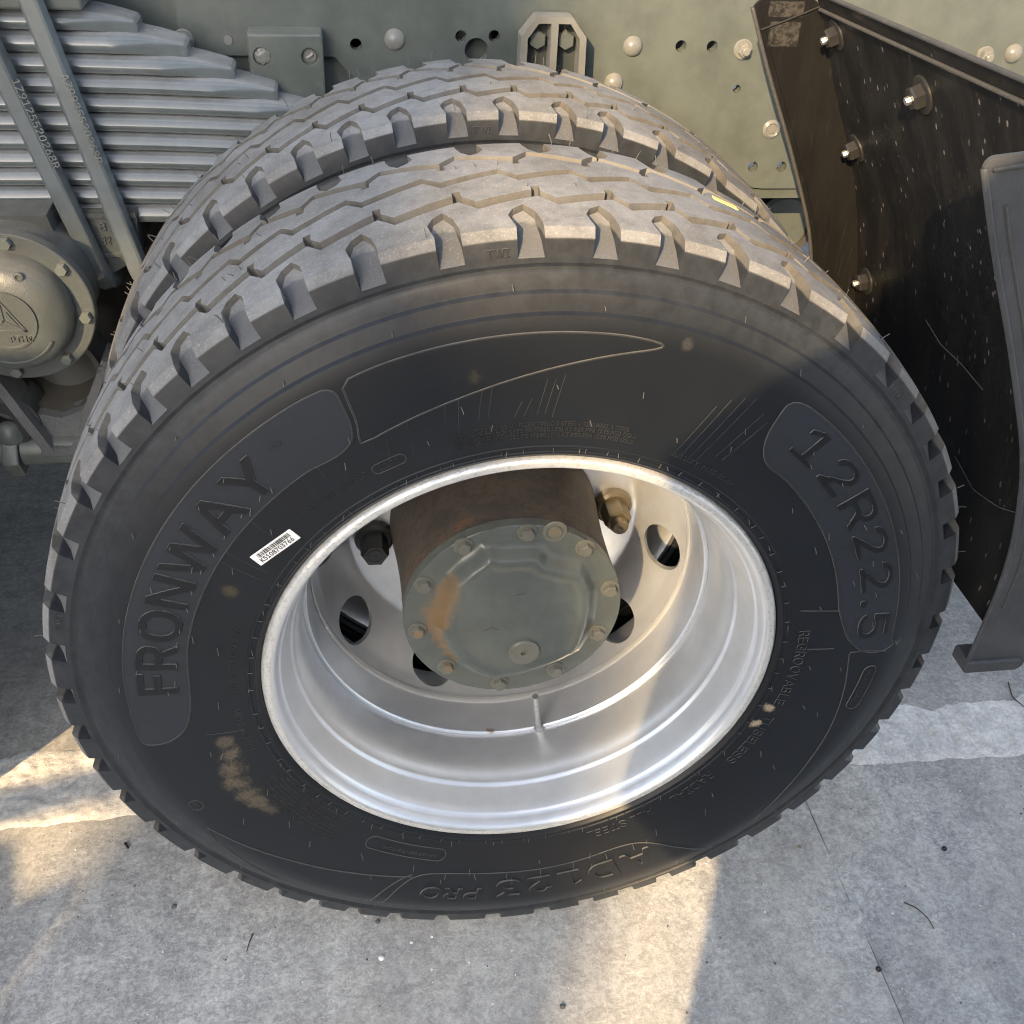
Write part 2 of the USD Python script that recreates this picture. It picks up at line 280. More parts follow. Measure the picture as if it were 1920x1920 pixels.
flat('mudguard_nut', (.018, .0175, .017), .42); flat('mudguard_edge', (.050, .049, .048), .5)
# concrete
def concrete(name, base, contrast=1.0, bumpy=1.0, dark_under=True):
    g = G(); p = g.pos(); x, y, z = g.sep(p)
    n0, n1, n2, n3, n4 = g.noise(p, 1.6, 4, .6), g.noise(p, 7, 6, .7), g.noise(p, 120, 6, .78, .25), g.noise(p, 260, 4, .75), g.noise(p, 850, 2, .6)
    nm, nv = g.noise(p, 34, 7, .78, .5), g.noise(g.map(p, (1, 1.6, 1)), 75, 6, .8, .8)
    c = g.mix(g.ss(n2, .32, .68), tuple(v * (1 - .30 * contrast) for v in base), tuple(v * (1 + .24 * contrast) for v in base))
    c = g.mix(g.ss(nm, .40, .60), g.mix(1.0, c, (.78, .78, .79), 'multiply'), g.mix(1.0, c, (1.10, 1.10, 1.09), 'multiply'))
    c = g.mix(g.ss(nv, .545, .60, 0, .62 * contrast), c, tuple(min(v * 1.5, .8) for v in base))
    c = g.mix(g.ss(n3, .555, .61, 0, .6 * contrast), c, tuple(min(v * 1.45, .8) for v in base))
    c = g.mix(g.ss(n1, .42, .66, 0, .42 * contrast), c, g.mix(1.0, c, (.70, .70, .71), 'multiply'))
    c = g.mix(g.ss(n0, .40, .66, 0, .35), c, (base[0] * .92, base[1] * .84, base[2] * .74))
    ns = g.noise(g.map(p, (5.5, 1.3, 1), (.3, 0, 0)), 2.2, 5, .65)
    c = g.mix(g.ss(ns, .36, .62), g.mix(1.0, c, (.86, .86, .87), 'multiply'), g.mix(1.0, c, (1.05, 1.05, 1.04), 'multiply'))
    c = g.mix(g.ss(n4, .62, .68, 0, .6 * contrast), c, tuple(v * .5 for v in base))
    if dark_under: c = g.mix(g.ss(y, .05, .55, 0, .55), c, g.mix(g.ss(g.noise(g.map(p, (3, 14, 1)), 3, 4, .6), .4, .62), (.050, .052, .053), (.10, .10, .098)))   # darker, mottled tone that grows in under the truck
    h = g.math('add', g.math('multiply', n2, .8), g.math('add', g.math('multiply', n3, .6), g.math('multiply', n4, .25)))
    g.done(name, base_color=c, roughness=.86, specular_ior_level=.25, normal=g.bump(h, .30 * bumpy, .003))
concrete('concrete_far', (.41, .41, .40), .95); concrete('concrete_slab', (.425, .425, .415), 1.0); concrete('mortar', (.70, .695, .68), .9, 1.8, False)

# ================================================================ GROUND
ground = obj('ground', box(-40, 40, -40, 40, -.30, -.012), 'concrete_far', kind='structure')
def slab(poly, top, seed):
    """a cast slab with a slightly ragged edge"""
    ring = np.array(poly.exterior.segmentize(.03).coords)[:-1]
    nn = np.stack([meshkit.fbm(np.c_[ring * 22, np.full(len(ring), s)], 3, seed) - .5 for s in (0, 5)], -1)
    g_ = Polygon(ring + nn * .005).buffer(0)
    g_ = max(getattr(g_, 'geoms', [g_]), key=lambda q: q.area)
    m = trimesh.creation.extrude_polygon(g_, .03, engine='earcut'); m.apply_translation([0, 0, top - .03]); return m
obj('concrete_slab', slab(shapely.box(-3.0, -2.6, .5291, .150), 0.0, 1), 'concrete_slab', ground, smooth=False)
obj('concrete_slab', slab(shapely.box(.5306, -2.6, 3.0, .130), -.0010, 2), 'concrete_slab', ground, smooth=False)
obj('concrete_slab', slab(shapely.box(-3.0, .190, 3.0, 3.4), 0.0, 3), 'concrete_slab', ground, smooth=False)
# the filled joint: a ragged, lumpy strip of mortar
def mortar():
    nx, ny = 1400, 64; X = np.linspace(-2.4, 2.4, nx); s = np.linspace(0, 1, ny)
    yl = np.interp(X, [-2.4, -.76, -.54, .62, .96, 2.4], [.112, .117, .119, .099, .093, .085]) + (meshkit.fbm(np.c_[X * 18, X * 0, X * 0], 5, 3) - .5) * .024
    yh = np.interp(X, [-2.4, -.8, .68, .80, .84, .9, 2.4], [.272, .271, .228, .237, .212, .229, .215]) + (meshkit.fbm(np.c_[X * 16, X * 0 + 9, X * 0], 6, 4) - .5) * .042
    Y = yl[:, None] + (yh - yl)[:, None] * s[None]; XX = np.broadcast_to(X[:, None], Y.shape)
    edge = np.clip(np.minimum(s, 1 - s) / .10, 0, 1)[None]
    Zh = -.0016 + .0040 * edge ** .6 + (meshkit.fbm(np.stack([XX * 45, Y * 45, XX * 0], -1), 5, 5) - .5) * .0085 * edge
    v = np.stack([XX, Y, Zh], -1).reshape(-1, 3); i, j = np.meshgrid(np.arange(nx - 1), np.arange(ny - 1), indexing='ij')
    q = np.stack([i * ny + j, (i + 1) * ny + j, (i + 1) * ny + j + 1, i * ny + j + 1], -1).reshape(-1, 4)
    return T3(v, np.vstack([q[:, [0, 1, 2]], q[:, [0, 2, 3]]]))
obj('mortar_strip', mortar(), 'mortar', ground, smooth=True, label='pale crumbly mortar filling the joint between the slabs')
def patch(cx, cy, r, seed, h=.0022):
    t = np.linspace(0, 2 * PI, 26)[:-1]; rr = r * (1 + .35 * (meshkit.fbm(np.c_[np.cos(t) * 1.5, np.sin(t) * 1.5, t * 0], 3, seed) - .5))
    ring = [np.stack([cx + k * rr * np.cos(t), cy + k * rr * np.sin(t), np.full(25, z)], -1) for k, z in ((1.25, -.002), (1, h), (.75, h * 1.1), (.6, .0004))]
    v = np.vstack(ring + [[[cx, cy, .0003]]]); f = []
    for a in range(3):
        for k in range(25): f += [[a * 25 + k, a * 25 + (k + 1) % 25, a * 25 + 25 + (k + 1) % 25], [a * 25 + k, a * 25 + 25 + (k + 1) % 25, a * 25 + 25 + k]]
    f += [[75 + k, 75 + (k + 1) % 25, 100] for k in range(25)]; return T3(v, f)
obj('mortar_ring', patch(.521, -.174, .017, 3), 'concrete_slab', ground, smooth=True); obj('mortar_ring', patch(.766, -.045, .016, 8, .0014), 'concrete_slab', ground, smooth=True)
def ridge(pts, w, seed):
    p = np.array(pts); p = np.stack([np.interp(np.linspace(0, 1, 60), np.linspace(0, 1, len(p)), p[:, k]) for k in (0, 1)], -1)
    p[:, 0] += (meshkit.fbm(np.c_[p[:, 1] * 40, p[:, 0] * 0, p[:, 0] * 0], 3, seed) - .5) * .012
    ww = w * (.5 + meshkit.fbm(np.c_[p[:, 1] * 30, p[:, 0] * 0 + 4, p[:, 0] * 0], 2, seed))
    v = np.concatenate([np.c_[p[:, 0] - ww, p[:, 1], np.full(60, -.001)], np.c_[p[:, 0], p[:, 1], np.full(60, .0007)], np.c_[p[:, 0] + ww, p[:, 1], np.full(60, -.001)]])
    k = np.arange(59); f = np.vstack([np.c_[k, k + 60, k + 61], np.c_[k, k + 61, k + 1], np.c_[k + 60, k + 120, k + 121], np.c_[k + 60, k + 121, k + 61]]); return T3(v, f[:, ::-1])
obj('mortar_ridge', ridge([(.690, .10), (.676, .02), (.668, -.05), (.662, -.12)], .0035, 6), 'concrete_slab', ground, smooth=True)
obj('mortar_ridge', ridge([(.539, -.19), (.541, -.28), (.548, -.42)], .0030, 9), 'concrete_slab', ground, smooth=True)

# ================================================================ TRUCK
truck = node('truck', label='grey-green heavy truck, its dual rear wheel, springs and black mudguard seen close', cat='truck')

# ---------------------------------------------------------------- tyres
TREAD_Y, EDGE_R = .1150, .5349
side_prof = [(.2935, .098), (.2985, .112), (.301, .128), (.3045, .1405), (.3085, .1435), (.3095, .1450), (.3115, .1450), (.3125, .1440), (.3155, .1442), (.3165, .1455), (.3185, .1455), (.3195, .1445),
             (.330, .1462), (.345, .1482), (.365, .1502), (.390, .1514), (.415, .1516), (.440, .1508), (.452, .1492), (.4620, .1462), (.4645, .1424), (.466, .1418), (.4800, .1372), (.4825, .1334), (.484, .1328), (.4950, .1296),
             (.4985, .1264), (.5010, .1258), (.5035, .1266), (.5055, .1283), (.515, .1268), (.5272, .1238), (EDGE_R, TREAD_Y)]
SP = np.array(side_prof)
def ysurf(r): return np.interp(r, SP[:, 0], SP[:, 1])
crown = [(.5372, .095), (.5396, .065), (.5411, .033), (.5416, 0.0)]
def lug_angles(meas):
    a = list(meas); gap = a[0] + 360 - a[-1]; cyc = [6.4, 6.8, 7.6, 8.1, 7.9, 7.2, 6.6]; st = [cyc[k % 7] for k in range(41)]
    st = np.array(st) * gap / sum(st); c = a[-1]
    for s_ in st[:-1]: c += s_; a.append(c)
    return np.radians(np.array(a))
def tyre(cy, lugs, mirror=1):
    prof = [(r, -h) for r, h in side_prof] + [(r, -h) for r, h in crown] + [(r, h) for r, h in crown[-2::-1]] + [(r, h) for r, h in side_prof[::-1]]
    base = mf(lathe(prof, 420))
    cut = []
    poly = [(-12.5, -20), (-10.5, 2), (-15, 24), (-9, 36), (1, 43), (9.5, 29), (13, 9), (13.5, -20)]
    floor = [.5075, .5165, .5275, .532, .533, .530, .5195, .5075]
    pl = np.array(poly) * 1e-3
    tv, tri = trimesh.creation.triangulate_polygon(Polygon(pl), engine='earcut')
    near = np.linalg.norm(np.asarray(tv)[:, None] - pl[None], axis=2).argmin(1); tri = near[np.asarray(tri)]
    nP = len(pl)
    for side in (-1, 1):
        for a in lugs:
            a_ = a if side < 0 else a + math.radians(3.4)
            jit = 1 + random.uniform(-.05, .05)
            v = []
            for lvl in (0, 1):
                for (u, w), fl in zip(pl, floor):
                    r = fl if lvl == 0 else .565
                    k = (1.0 if lvl == 0 else 1.08) * jit
                    uu = (u * k) * (-side * mirror)
                    if lvl == 1 and w > .03: w = w + .002
                    th = a_ - uu / .534
                    v.append([r * math.cos(th), side * (TREAD_Y - w), r * math.sin(th)])
            f = [list(t) for t in tri] + [[t[2] + nP, t[1] + nP, t[0] + nP] for t in tri]
            for k in range(nP):
                k2 = (k + 1) % nP; f += [[k, k2 + nP, k2], [k, k + nP, k2 + nP]]
            m = T3(v, f); trimesh.repair.fix_normals(m)
            if m.volume < 0: m.invert()
            cut.append(mf(m))
    L = np.sort(np.mod(lugs, 2 * PI)); d = np.diff(np.r_[L, L[0] + 2 * PI])
    for gi, (gy, w) in enumerate(((-.056, .0070), (.002, .0058), (.058, .0070))):
        th, yy = [], []
        sh = math.radians([-1.9, 1.2, -1.0][gi])
        for a, dd in zip(L, d):
            th += [a + sh - dd * .22, a + sh - dd * .11, a + sh, a + sh + dd * .26, a + sh + dd * .52]
            yy += [-.0100, 0, .0100, .0033, -.0033]
        o = np.argsort(np.mod(th, 2 * PI)); th = np.mod(np.array(th), 2 * PI)[o]; yy = np.array(yy)[o] * (1 if gi != 2 else -1) + gy
        n = len(th); ring = []
        for r, ww in ((.5285, w * .70), (.565, w * 2.1)):
            for s_ in (-1, 1): ring.append(np.stack([r * np.cos(th), yy + s_ * ww, r * np.sin(th)], -1))
        v = np.stack([ring[0], ring[1], ring[3], ring[2]], 1).reshape(-1, 3); i, j = np.meshgrid(np.arange(n), np.arange(4), indexing='ij')
        q = np.stack([i * 4 + j, ((i + 1) % n) * 4 + j, ((i + 1) % n) * 4 + (j + 1) % 4, i * 4 + (j + 1) % 4], -1).reshape(-1, 4)
        m = T3(v, np.vstack([q[:, [0, 1, 2]], q[:, [0, 2, 3]]]))
        if m.volume < 0: m.invert()
        cut.append(mf(m))
        if gi != 1:
            for a in L:                                        # short cross slots at the bends
                th_ = a + sh; sgn = 1 if gi == 0 else -1
                b = trimesh.creation.box([.060, .019, .008]); b.apply_translation([.558, gy + sgn * .0155, 0])
                b.apply_transform(trimesh.transformations.rotation_matrix(-th_, [0, 1, 0])); cut.append(mf(b))
    m = tm_of(base - m3.Manifold.batch_boolean(cut, m3.OpType.Add))
    v = np.array(m.vertices); v[:, 2] = np.maximum(v[:, 2], -.5302); v[:, 1] += cy
    m = T3(v, m.faces); m.merge_vertices(); return m
OUT_L = lug_angles([77.89, 84.65, 92.32, 100.34, 108.53, 116.04, 122.6, 129.38, 135.76])
INN_L = lug_angles([75.54, 81.81, 89.26, 95.81, 102.57, 108.99, 115.39])
DUAL = .3477
wheel = node('wheel', truck, label='outer rear wheel, black lettered tyre on a deep silver rim')
wheel2 = node('wheel', truck, label='inner rear wheel standing behind the outer one')
tyre_o = tobj('tyre', tyre(0, OUT_L), 'tyre_rubber', wheel, smooth=28)
tyre_i = tobj('tyre', tyre(DUAL, INN_L), 'tyre_rubber_inner', wheel2, smooth=28)

# ---- everything moulded on the sidewall is written flat, (u, v) = (-angle * .4, radius), then bent onto the rubber
def bend(m, h=1.0, r0=None, thc=None, el=.010, lift=0.0):
    """mesh in (x along the arc, y outwards, z proud) -> on the outer sidewall"""
    v, f = (m.vertices, m.faces) if el > .04 else trimesh.remesh.subdivide_to_size(m.vertices, m.faces, el, max_iter=12)
    if r0 is None: th, r = -v[:, 0] / .4, v[:, 1]
    else: th, r = thc - v[:, 0] / r0, r0 + v[:, 1]
    y = -(ysurf(r) + v[:, 2] * h + lift - .0004)
    out = T3(np.stack([r * np.cos(th), y, r * np.sin(th)], -1), f); out.merge_vertices(); return out
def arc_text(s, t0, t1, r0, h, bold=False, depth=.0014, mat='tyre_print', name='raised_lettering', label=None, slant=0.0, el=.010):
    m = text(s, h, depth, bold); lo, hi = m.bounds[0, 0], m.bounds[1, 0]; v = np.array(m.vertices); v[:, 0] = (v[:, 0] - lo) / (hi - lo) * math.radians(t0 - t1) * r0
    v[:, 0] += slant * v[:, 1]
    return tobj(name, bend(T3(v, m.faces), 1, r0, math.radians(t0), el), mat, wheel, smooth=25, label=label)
def spaced(s, t0, t1, r0, h, squeeze, label):
    """big capitals, each narrower than its share of the arc"""
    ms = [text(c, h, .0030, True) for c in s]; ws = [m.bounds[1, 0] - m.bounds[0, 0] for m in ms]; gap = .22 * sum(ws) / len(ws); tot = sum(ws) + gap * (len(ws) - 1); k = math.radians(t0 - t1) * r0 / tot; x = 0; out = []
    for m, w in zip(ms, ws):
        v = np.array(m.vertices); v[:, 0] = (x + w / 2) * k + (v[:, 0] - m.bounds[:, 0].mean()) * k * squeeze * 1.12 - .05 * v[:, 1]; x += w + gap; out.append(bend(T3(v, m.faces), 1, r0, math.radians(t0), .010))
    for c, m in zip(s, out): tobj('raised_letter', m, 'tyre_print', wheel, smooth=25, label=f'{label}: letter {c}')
def uv(L): return [(-math.radians(t) * .4, r) for t, r in L]
def smooth_ring(pts, closed=True, k=3):
    p = np.array(pts)
    for _ in range(k):
        q = np.roll(p, -1, 0) if closed else p[1:]; a = p if closed else p[:-1]
        n = np.stack([.75 * a + .25 * q, .25 * a + .75 * q], 1).reshape(-1, 2)
        p = n if closed else np.vstack([p[:1], n, p[-1:]])
    return p
def arc(t0, t1, r, n=24): return [(t, r) for t in np.linspace(t0, t1, n)]
def line_mesh(pts, w=.0011, h=.0011, closed=False):
    p = np.array(pts, float)
    if np.allclose(p[0], p[-1]): closed = True; p = p[:-1]
    p = np.array(LineString(np.vstack([p, p[:1]]) if closed else p).segmentize(.012).coords)
    if closed: p = p[:-1]
    t = (np.roll(p, -1, 0) - np.roll(p, 1, 0)) if closed else np.gradient(p, axis=0); t /= np.linalg.norm(t, axis=1, keepdims=True) + 1e-15
    e = np.stack([-t[:, 1], t[:, 0]], -1); n = len(p); z = lambda a: np.full((n, 1), a)
    v = np.stack([np.hstack([p - e * w, z(0)]), np.hstack([p - e * w * .55, z(h)]), np.hstack([p + e * w * .55, z(h)]), np.hstack([p + e * w, z(0)])], 1).reshape(-1, 3)
    i, j = np.meshgrid(np.arange(n if closed else n - 1), np.arange(3), indexing='ij'); i2 = (i + 1) % n
    q = np.stack([i * 4 + j, i * 4 + j + 1, i2 * 4 + j + 1, i2 * 4 + j], -1).reshape(-1, 4); return T3(v, np.vstack([q[:, [0, 1, 2]], q[:, [0, 2, 3]]]))
def sheet(poly, h, cell=.008):
    """a thin pad cut into small cells so that it bends with the rubber"""
    x0, y0, x1, y1 = poly.bounds; V, F, k = [], [], 0
    X, Y = np.meshgrid(np.arange(x0, x1, cell), np.arange(y0, y1, cell)); cells = shapely.box(X.ravel(), Y.ravel(), X.ravel() + cell, Y.ravel() + cell)
    for g_ in shapely.intersection(cells, poly):
        for q in getattr(g_, 'geoms', [g_]):
            if q.geom_type != 'Polygon' or q.area < 1e-9: continue
            c = np.array(q.exterior.coords)[:-1]; n = len(c); m = np.vstack([c, c.mean(0)]); V.append(np.c_[m, np.full(n + 1, h)]); F += [[k + a, k + (a + 1) % n, k + n] for a in range(n)]; k += n + 1
    return T3(np.vstack(V), F)
def uvpoly(pts): return Polygon(pts).buffer(0)
fr = [(117.1, .446)] + arc(121, 186, .4482, 30) + [(188.2, .4480), (188.8, .44), (188.9, .420), (187.5, .402), (185.6, .391), (181.5, .3815), (175, .3795)] + arc(169, 127, .3825, 14) + [(122.5, .378), (119.2, .384), (118.0, .398), (117.4, .42)]
frp = uvpoly(smooth_ring(uv(fr), True, 2))
def pad(poly, h): return cat(*[trimesh.creation.extrude_polygon(q, h, engine='earcut') for q in getattr(poly, 'geoms', [poly])])
tobj('name_panel', bend(sheet(frp, .0012), el=.05), 'tyre_panel', wheel, smooth=20, label='matt grey panel behind the maker name')
tobj('panel_outline', bend(line_mesh(list(frp.exterior.coords), .0011, .0019), el=.05), 'tyre_scuff_glint', wheel)
sw = [(116.0, .4455)] + arc(111.7, 80.5, .4470, 16) + [(76.6, .4455), (75.8, .4425), (77.2, .437), (79.9, .4305), (86.6, .416), (93.6, .403), (101.2, .3915), (109.3, .383), (118.3, .3765), (118.0, .386), (117.0, .40), (116.5, .422)]
tobj('panel_outline', bend(line_mesh(smooth_ring(uv(sw), True, 1), .0012, .0017, True), el=.05), 'tyre_scuff_glint', wheel)
tw = [(56.0, .4455)] + arc(47.8, 3, .4475, 16) + [(1.6, .4540), (.6, .444), (.2, .426), (1.2, .408), (4.1, .390), (8, .381)] + arc(12, 46, .3745, 12) + [(50, .372), (52.6, .379), (54.6, .395), (55.6, .418)]
twp = uvpoly(smooth_ring(uv(tw), True, 2))
tobj('name_panel', bend(sheet(twp, .0010), el=.05), 'tyre_panel', wheel, smooth=20, label='matt grey panel behind the tyre size')
tobj('panel_outline', bend(line_mesh(list(twp.exterior.coords), .0011, .0018), el=.05), 'tyre_scuff_glint', wheel)
for L in ([(-52.5, .478), (-54.5, .450), (-57.5, .418), (-60, .393), (-63, .3775), (-67.7, .3720), (-75, .3770), (-85, .3790), (-97, .3765), (-104, .3775), (-108, .3815), (-110.5, .3925), (-112.0, .418), (-112.6, .446), (-113, .475)],
          [(-110.8, .386), (-112.5, .398), (-114.2, .425), (-114.9, .450), (-115.3, .475)],
          [(-150, .452), (-143.5, .441), (-132.4, .422), (-118, .4015), (-110.5, .391)], [(-150, .452), (-146, .464), (-138, .476), (-128, .484)],
          [(.7, .398), (-1.5, .40), (-8.5, .411), (-19.1, .427), (-27.3, .436), (-37.5, .450), (-46, .470)], [(.7, .398), (1.0, .420), (.2, .446)],
          [(2, .330), (2, .376)], [(13, .33), (11.5, .374)]):
    tobj('panel_outline', bend(line_mesh(smooth_ring(uv(L), False, 3), .0010, .0015), el=.05), 'tyre_scuff_glint', wheel)
spaced('FRONWAY', 177.4, 131.2, .3935, .0405, .96, 'raised capitals FRONWAY on the left of the sidewall')
arc_text('®', 128.6, 126.7, .420, .0075, depth=.0014)
arc_text('12R22.5', 50.2, 4.0, .4005, .0375, False, .0028, label='raised tyre size 12R22.5 on the right of the sidewall')
spaced('AD123', -61.3, -93.2, .3955, .0385, .86, 'raised AD123 at the foot of the sidewall')
arc_text('PRO', -95.8, -107.4, .4095, .0265, True, .0030, label='raised PRO at the foot of the sidewall')
for s, a, b in (('REGROOVABLE', 7.2, -14.2), ('TUBELESS', -18.2, -33.8), ('RADIAL', -38.6, -50.6), ('ALL STEEL', -55.6, -72.2)):
    arc_text(s, a, b, .3305 if b > -40 else .327, .0125, False, .0016, label=f'raised word {s} near the rim')
for s, a, b, r, h in (('DOT  16A  KNLA02', 133.6, 120.6, .341, .0070), ('1125', 118.4, 114.6, .3395, .0068), ('18PR    LOAD RANGE  J    PLIES: TREAD 5 STEEL + SIDEWALL 1 STEEL', 104.9, 75.6, .3445, .0052),
                      ('MAX LOAD SINGLE  3550 KG (7830 LBS) AT 930 KPA (135 PSI) COLD', 104.9, 74.0, .3375, .0052), ('MAX LOAD DUAL  3250 KG (7160 LBS) AT 930 KPA (135 PSI) COLD', 104.9, 74.0, .3305, .0052),
                      ('HM1222 YI B123-23-04', 66.5, 51.8, .330, .0056), ('STANDARD  RIM 9.00', 179.6, 162.5, .3315, .0056), ('MADE IN CHINA', -164.0, -176.0, .3315, .0060), ('SAFETY WARNING', -131.0, -149.0, .3570, .0066)):
    arc_text(s, b + 0.0 if False else a, b, r, h, False, .0011, 'tyre_small', el=.006)
for k in range(7):
    arc_text(['SERIOUS INJURY MAY RESULT FROM TYRE FAILURE DUE', 'TO UNDERINFLATION / OVERLOADING. FOLLOW OWNERS', 'MANUAL OR PLACARD IN VEHICLE. EXPLOSION OF TYRE', 'RIM ASSEMBLY DUE TO IMPROPER MOUNTING. NEVER', 'EXCEED 750 KPA TO SEAT BEADS. ONLY SPECIALLY', 'TRAINED PERSONS SHOULD MOUNT TYRES. USE RIM', 'SIZE 9.00 OR 8.25 ONLY'][k],
             -132.5 + .3 * k, -156.0 + 1.8 * (k % 3), .3505 - .0056 * k, .0036, False, .0009, 'tyre_small', el=.006)
pl_ = LineString(uv(arc(-107.2, -123.0, .3435, 8))).buffer(.0112, quad_segs=8)
tobj('panel_outline', bend(line_mesh(list(pl_.exterior.coords), .0008, .0013), el=.05), 'tyre_scuff_glint', wheel)
arc_text('CPA12 CC-TM FCRC', -107.5, -120.5, .3440, .0045, False, .0009, el=.006)
p2 = LineString(uv(arc(-4.0, -11.5, .4335, 8))).buffer(.0085, quad_segs=8)
tobj('pill_emblem', bend(cat(line_mesh(list(p2.exterior.coords), .0007, .0014), pad(p2, .0007)), lift=.0006), 'tyre_print', wheel, label='small raised pill-shaped emblem under the size panel')
arc_text('RADIAL', -3.8, -11.7, .4300, .0066, True, .0016, el=.006)
c_ = Point(*uv([(-155.6, .437)])[0]); tobj('round_mark', bend(line_mesh(list(c_.buffer(.0085).exterior.coords), .0006, .0011), el=.05), 'tyre_scuff_glint', wheel); arc_text('CCC', -154.8, -156.4, .4345, .0045, False, .001, el=.006)
tobj('date_oval', bend(line_mesh(list(LineString(uv(arc(118.6, 114.4, .3430, 5))).buffer(.0062).exterior.coords), .0006, .0010), el=.05), 'tyre_scuff_glint', wheel)
# fine radial flow lines above the rim
fl = []
for t, a, b in [(66, .33, .40), (64.6, .335, .412), (63, .33, .42), (61.5, .335, .425), (59, .35, .415), (57.5, .35, .41), (91.4, .36, .398), (90.2, .36, .40), (89, .355, .403), (100.5, .362, .395), (99, .362, .398), (95, .358, .375), (93.5, .358, .378), (104, .35, .39), (106, .35, .388), (112, .345, .38), (116, .345, .37), (127, .335, .38), (130, .335, .379), (141, .333, .38), (148, .333, .381), (-170, .333, .375), (150, .334, .38)]:
    fl.append(bend(line_mesh(uv([(t, a), (t - 1.2, b)]), .00045, .0007), el=.05))
tobj('mould_lines', cat(*fl), 'tyre_print', wheel, kind='stuff')
tk = []
for k in range(70):
    t = k * 360 / 70 + random.uniform(-1, 1); tk.append(bend(line_mesh(uv([(t, .3115), (t, .3175)]), .0006, .0010), el=.05, lift=.0012))
tobj('bead_ticks', cat(*tk), 'tyre_print', wheel, kind='stuff')
# TWI marks on the shoulder blocks of both tyres
def shoulder_text(s, tdeg, par, cy, h=.0075):
    m = text(s, h, .0009, True); m.apply_translation([-m.bounds[:, 0].mean(), -h / 2, 0]); v = np.array(m.vertices); r = .5165 + v[:, 1]; th = math.radians(tdeg) - v[:, 0] / .5165
    y = cy - (np.interp(r, SP[:, 0], SP[:, 1]) + v[:, 2] - .0002); tobj('wear_mark', T3(np.stack([r * np.cos(th), y, r * np.sin(th)], -1), m.faces), 'tyre_print', par, smooth=False, label='small raised letters TWI on a shoulder block')
for t in (95.6, 44.0, 168.0, -133.0): shoulder_text('TWI', t, wheel, 0)
shoulder_text('TWI', 92.6, wheel2, DUAL)
# vent hairs: thin rubber whiskers left by the mould
def hairs():
    out = []
    def one(t, r, L, cy=0.0, droop=.6):
        th = math.radians(t); b = np.array([r * math.cos(th), cy - ysurf(r), r * math.sin(th)]); d = np.array([random.uniform(-.35, .35), -.75, random.uniform(-.9, -.2) * droop]); d /= np.linalg.norm(d)
        out.append(tube([b, b + d * L * .5, b + d * L * .85 + np.array([0, 0, -.0015])], .00045, 5))
    for k in range(34): one(k * 10.6 + random.uniform(-2, 2), .3160, random.uniform(.004, .008))
    for k in range(26): one(k * 13.8 + random.uniform(-3, 3), random.choice([.352, .36, .368]), random.uniform(.005, .010))
    for k in range(24): one(k * 15 + random.uniform(-3, 3), random.choice([.380, .392, .404]), random.uniform(.005, .010))
    for k in range(26): one(k * 13.8 + random.uniform(-3, 3), random.choice([.455, .470, .488]), random.uniform(.004, .008))
    for t in (175, 171, 166.5, 163.5, 159, 155.5, 151, 147.5, 143.5, 139, 135, 133): one(t, .394, .007)
    for t in (173, 164.5, 157, 149, 141.5, 136): one(t, .4335, .007)
    for t in (47, 39, 29, 21, 14, 7.5): one(t, .418, .007)
    for t in (-64, -70, -77, -84, -91, -98, -104): one(t, .379, .008)
    return cat(*out)
tobj('vent_hairs', hairs(), 'hair_rubber', wheel, smooth=False, kind='stuff')
def edge_hairs(cy, lo, hi, n, sd):
    rr = np.random.default_rng(sd); out = []
    for _ in range(n):
        t = math.radians(rr.uniform(lo, hi)); r = .5385; y = cy + rr.choice([-.111, -.03, .03, .111, .111, .111]); b = np.array([r * math.cos(t), y, r * math.sin(t)]) * 1.0
        n_ = np.array([math.cos(t), 0, math.sin(t)]); d = n_ + np.array([rr.uniform(-.6, .6), rr.uniform(-.5, .5), rr.uniform(-.6, .6)]); d /= np.linalg.norm(d)
        out.append(tube([b - n_ * .003, b + d * .004, b + d * rr.uniform(.006, .010)], .0005, 5))
    return cat(*out)
tobj('vent_hairs', edge_hairs(0, -10, 190, 70, 3), 'hair_rubber', wheel, smooth=False, kind='stuff')
tobj('vent_hairs', edge_hairs(DUAL, 30, 170, 60, 4), 'hair_rubber', wheel2, smooth=False, kind='stuff')
# barcode sticker
def sticker():
    a = np.array([-.293, .195]); b = np.array([-.250, .228]); d = (b - a) / np.linalg.norm(b - a); L = .0515; W = .0150
    th0, r0 = math.atan2(.2115, -.2715), .3430
    def place(m, lift):
        v, f = trimesh.remesh.subdivide_to_size(m.vertices, m.faces, .006, max_iter=12)
        c = np.array([r0 * math.cos(th0), r0 * math.sin(th0)]); e = np.array([d[1], -d[0]]) * -1.0
        xz = c + v[:, :1] * d + v[:, 1:2] * e; r = np.hypot(xz[:, 0], xz[:, 1]); return T3(np.stack([xz[:, 0], -(ysurf(r) + lift + v[:, 2]), xz[:, 1]], -1), f)
    s_ = pad(shapely.box(-L / 2, -W / 2, L / 2, W / 2).buffer(.001), .0003); p = tobj('barcode_sticker', place(s_, .0006), 'sticker_white', wheel, smooth=20, label='white barcode sticker K5108703766 between the maker name and the rim')
    t = text('K5108703766', .0056, .0002, True); lo, hi = t.bounds[0, 0], t.bounds[1, 0]; v = np.array(t.vertices); v[:, 0] = (v[:, 0] - lo) / (hi - lo) * .043 - .0220; v[:, 1] -= .0062
    bars = []; x = -.0205; rr = random.Random(3)
    while x < .0205:
        w = rr.choice([.0004, .0004, .0008, .0012]); bars.append(pad(shapely.box(x, .0006, x + w, .0062), .0002)); x += w + rr.choice([.0004, .0005, .0009])
    tobj('sticker_print', cat(place(T3(v, t.faces), .0010), *[place(b_, .0010) for b_ in bars]), 'ink', wheel, smooth=False, label='black bars and number on the sticker')
sticker()
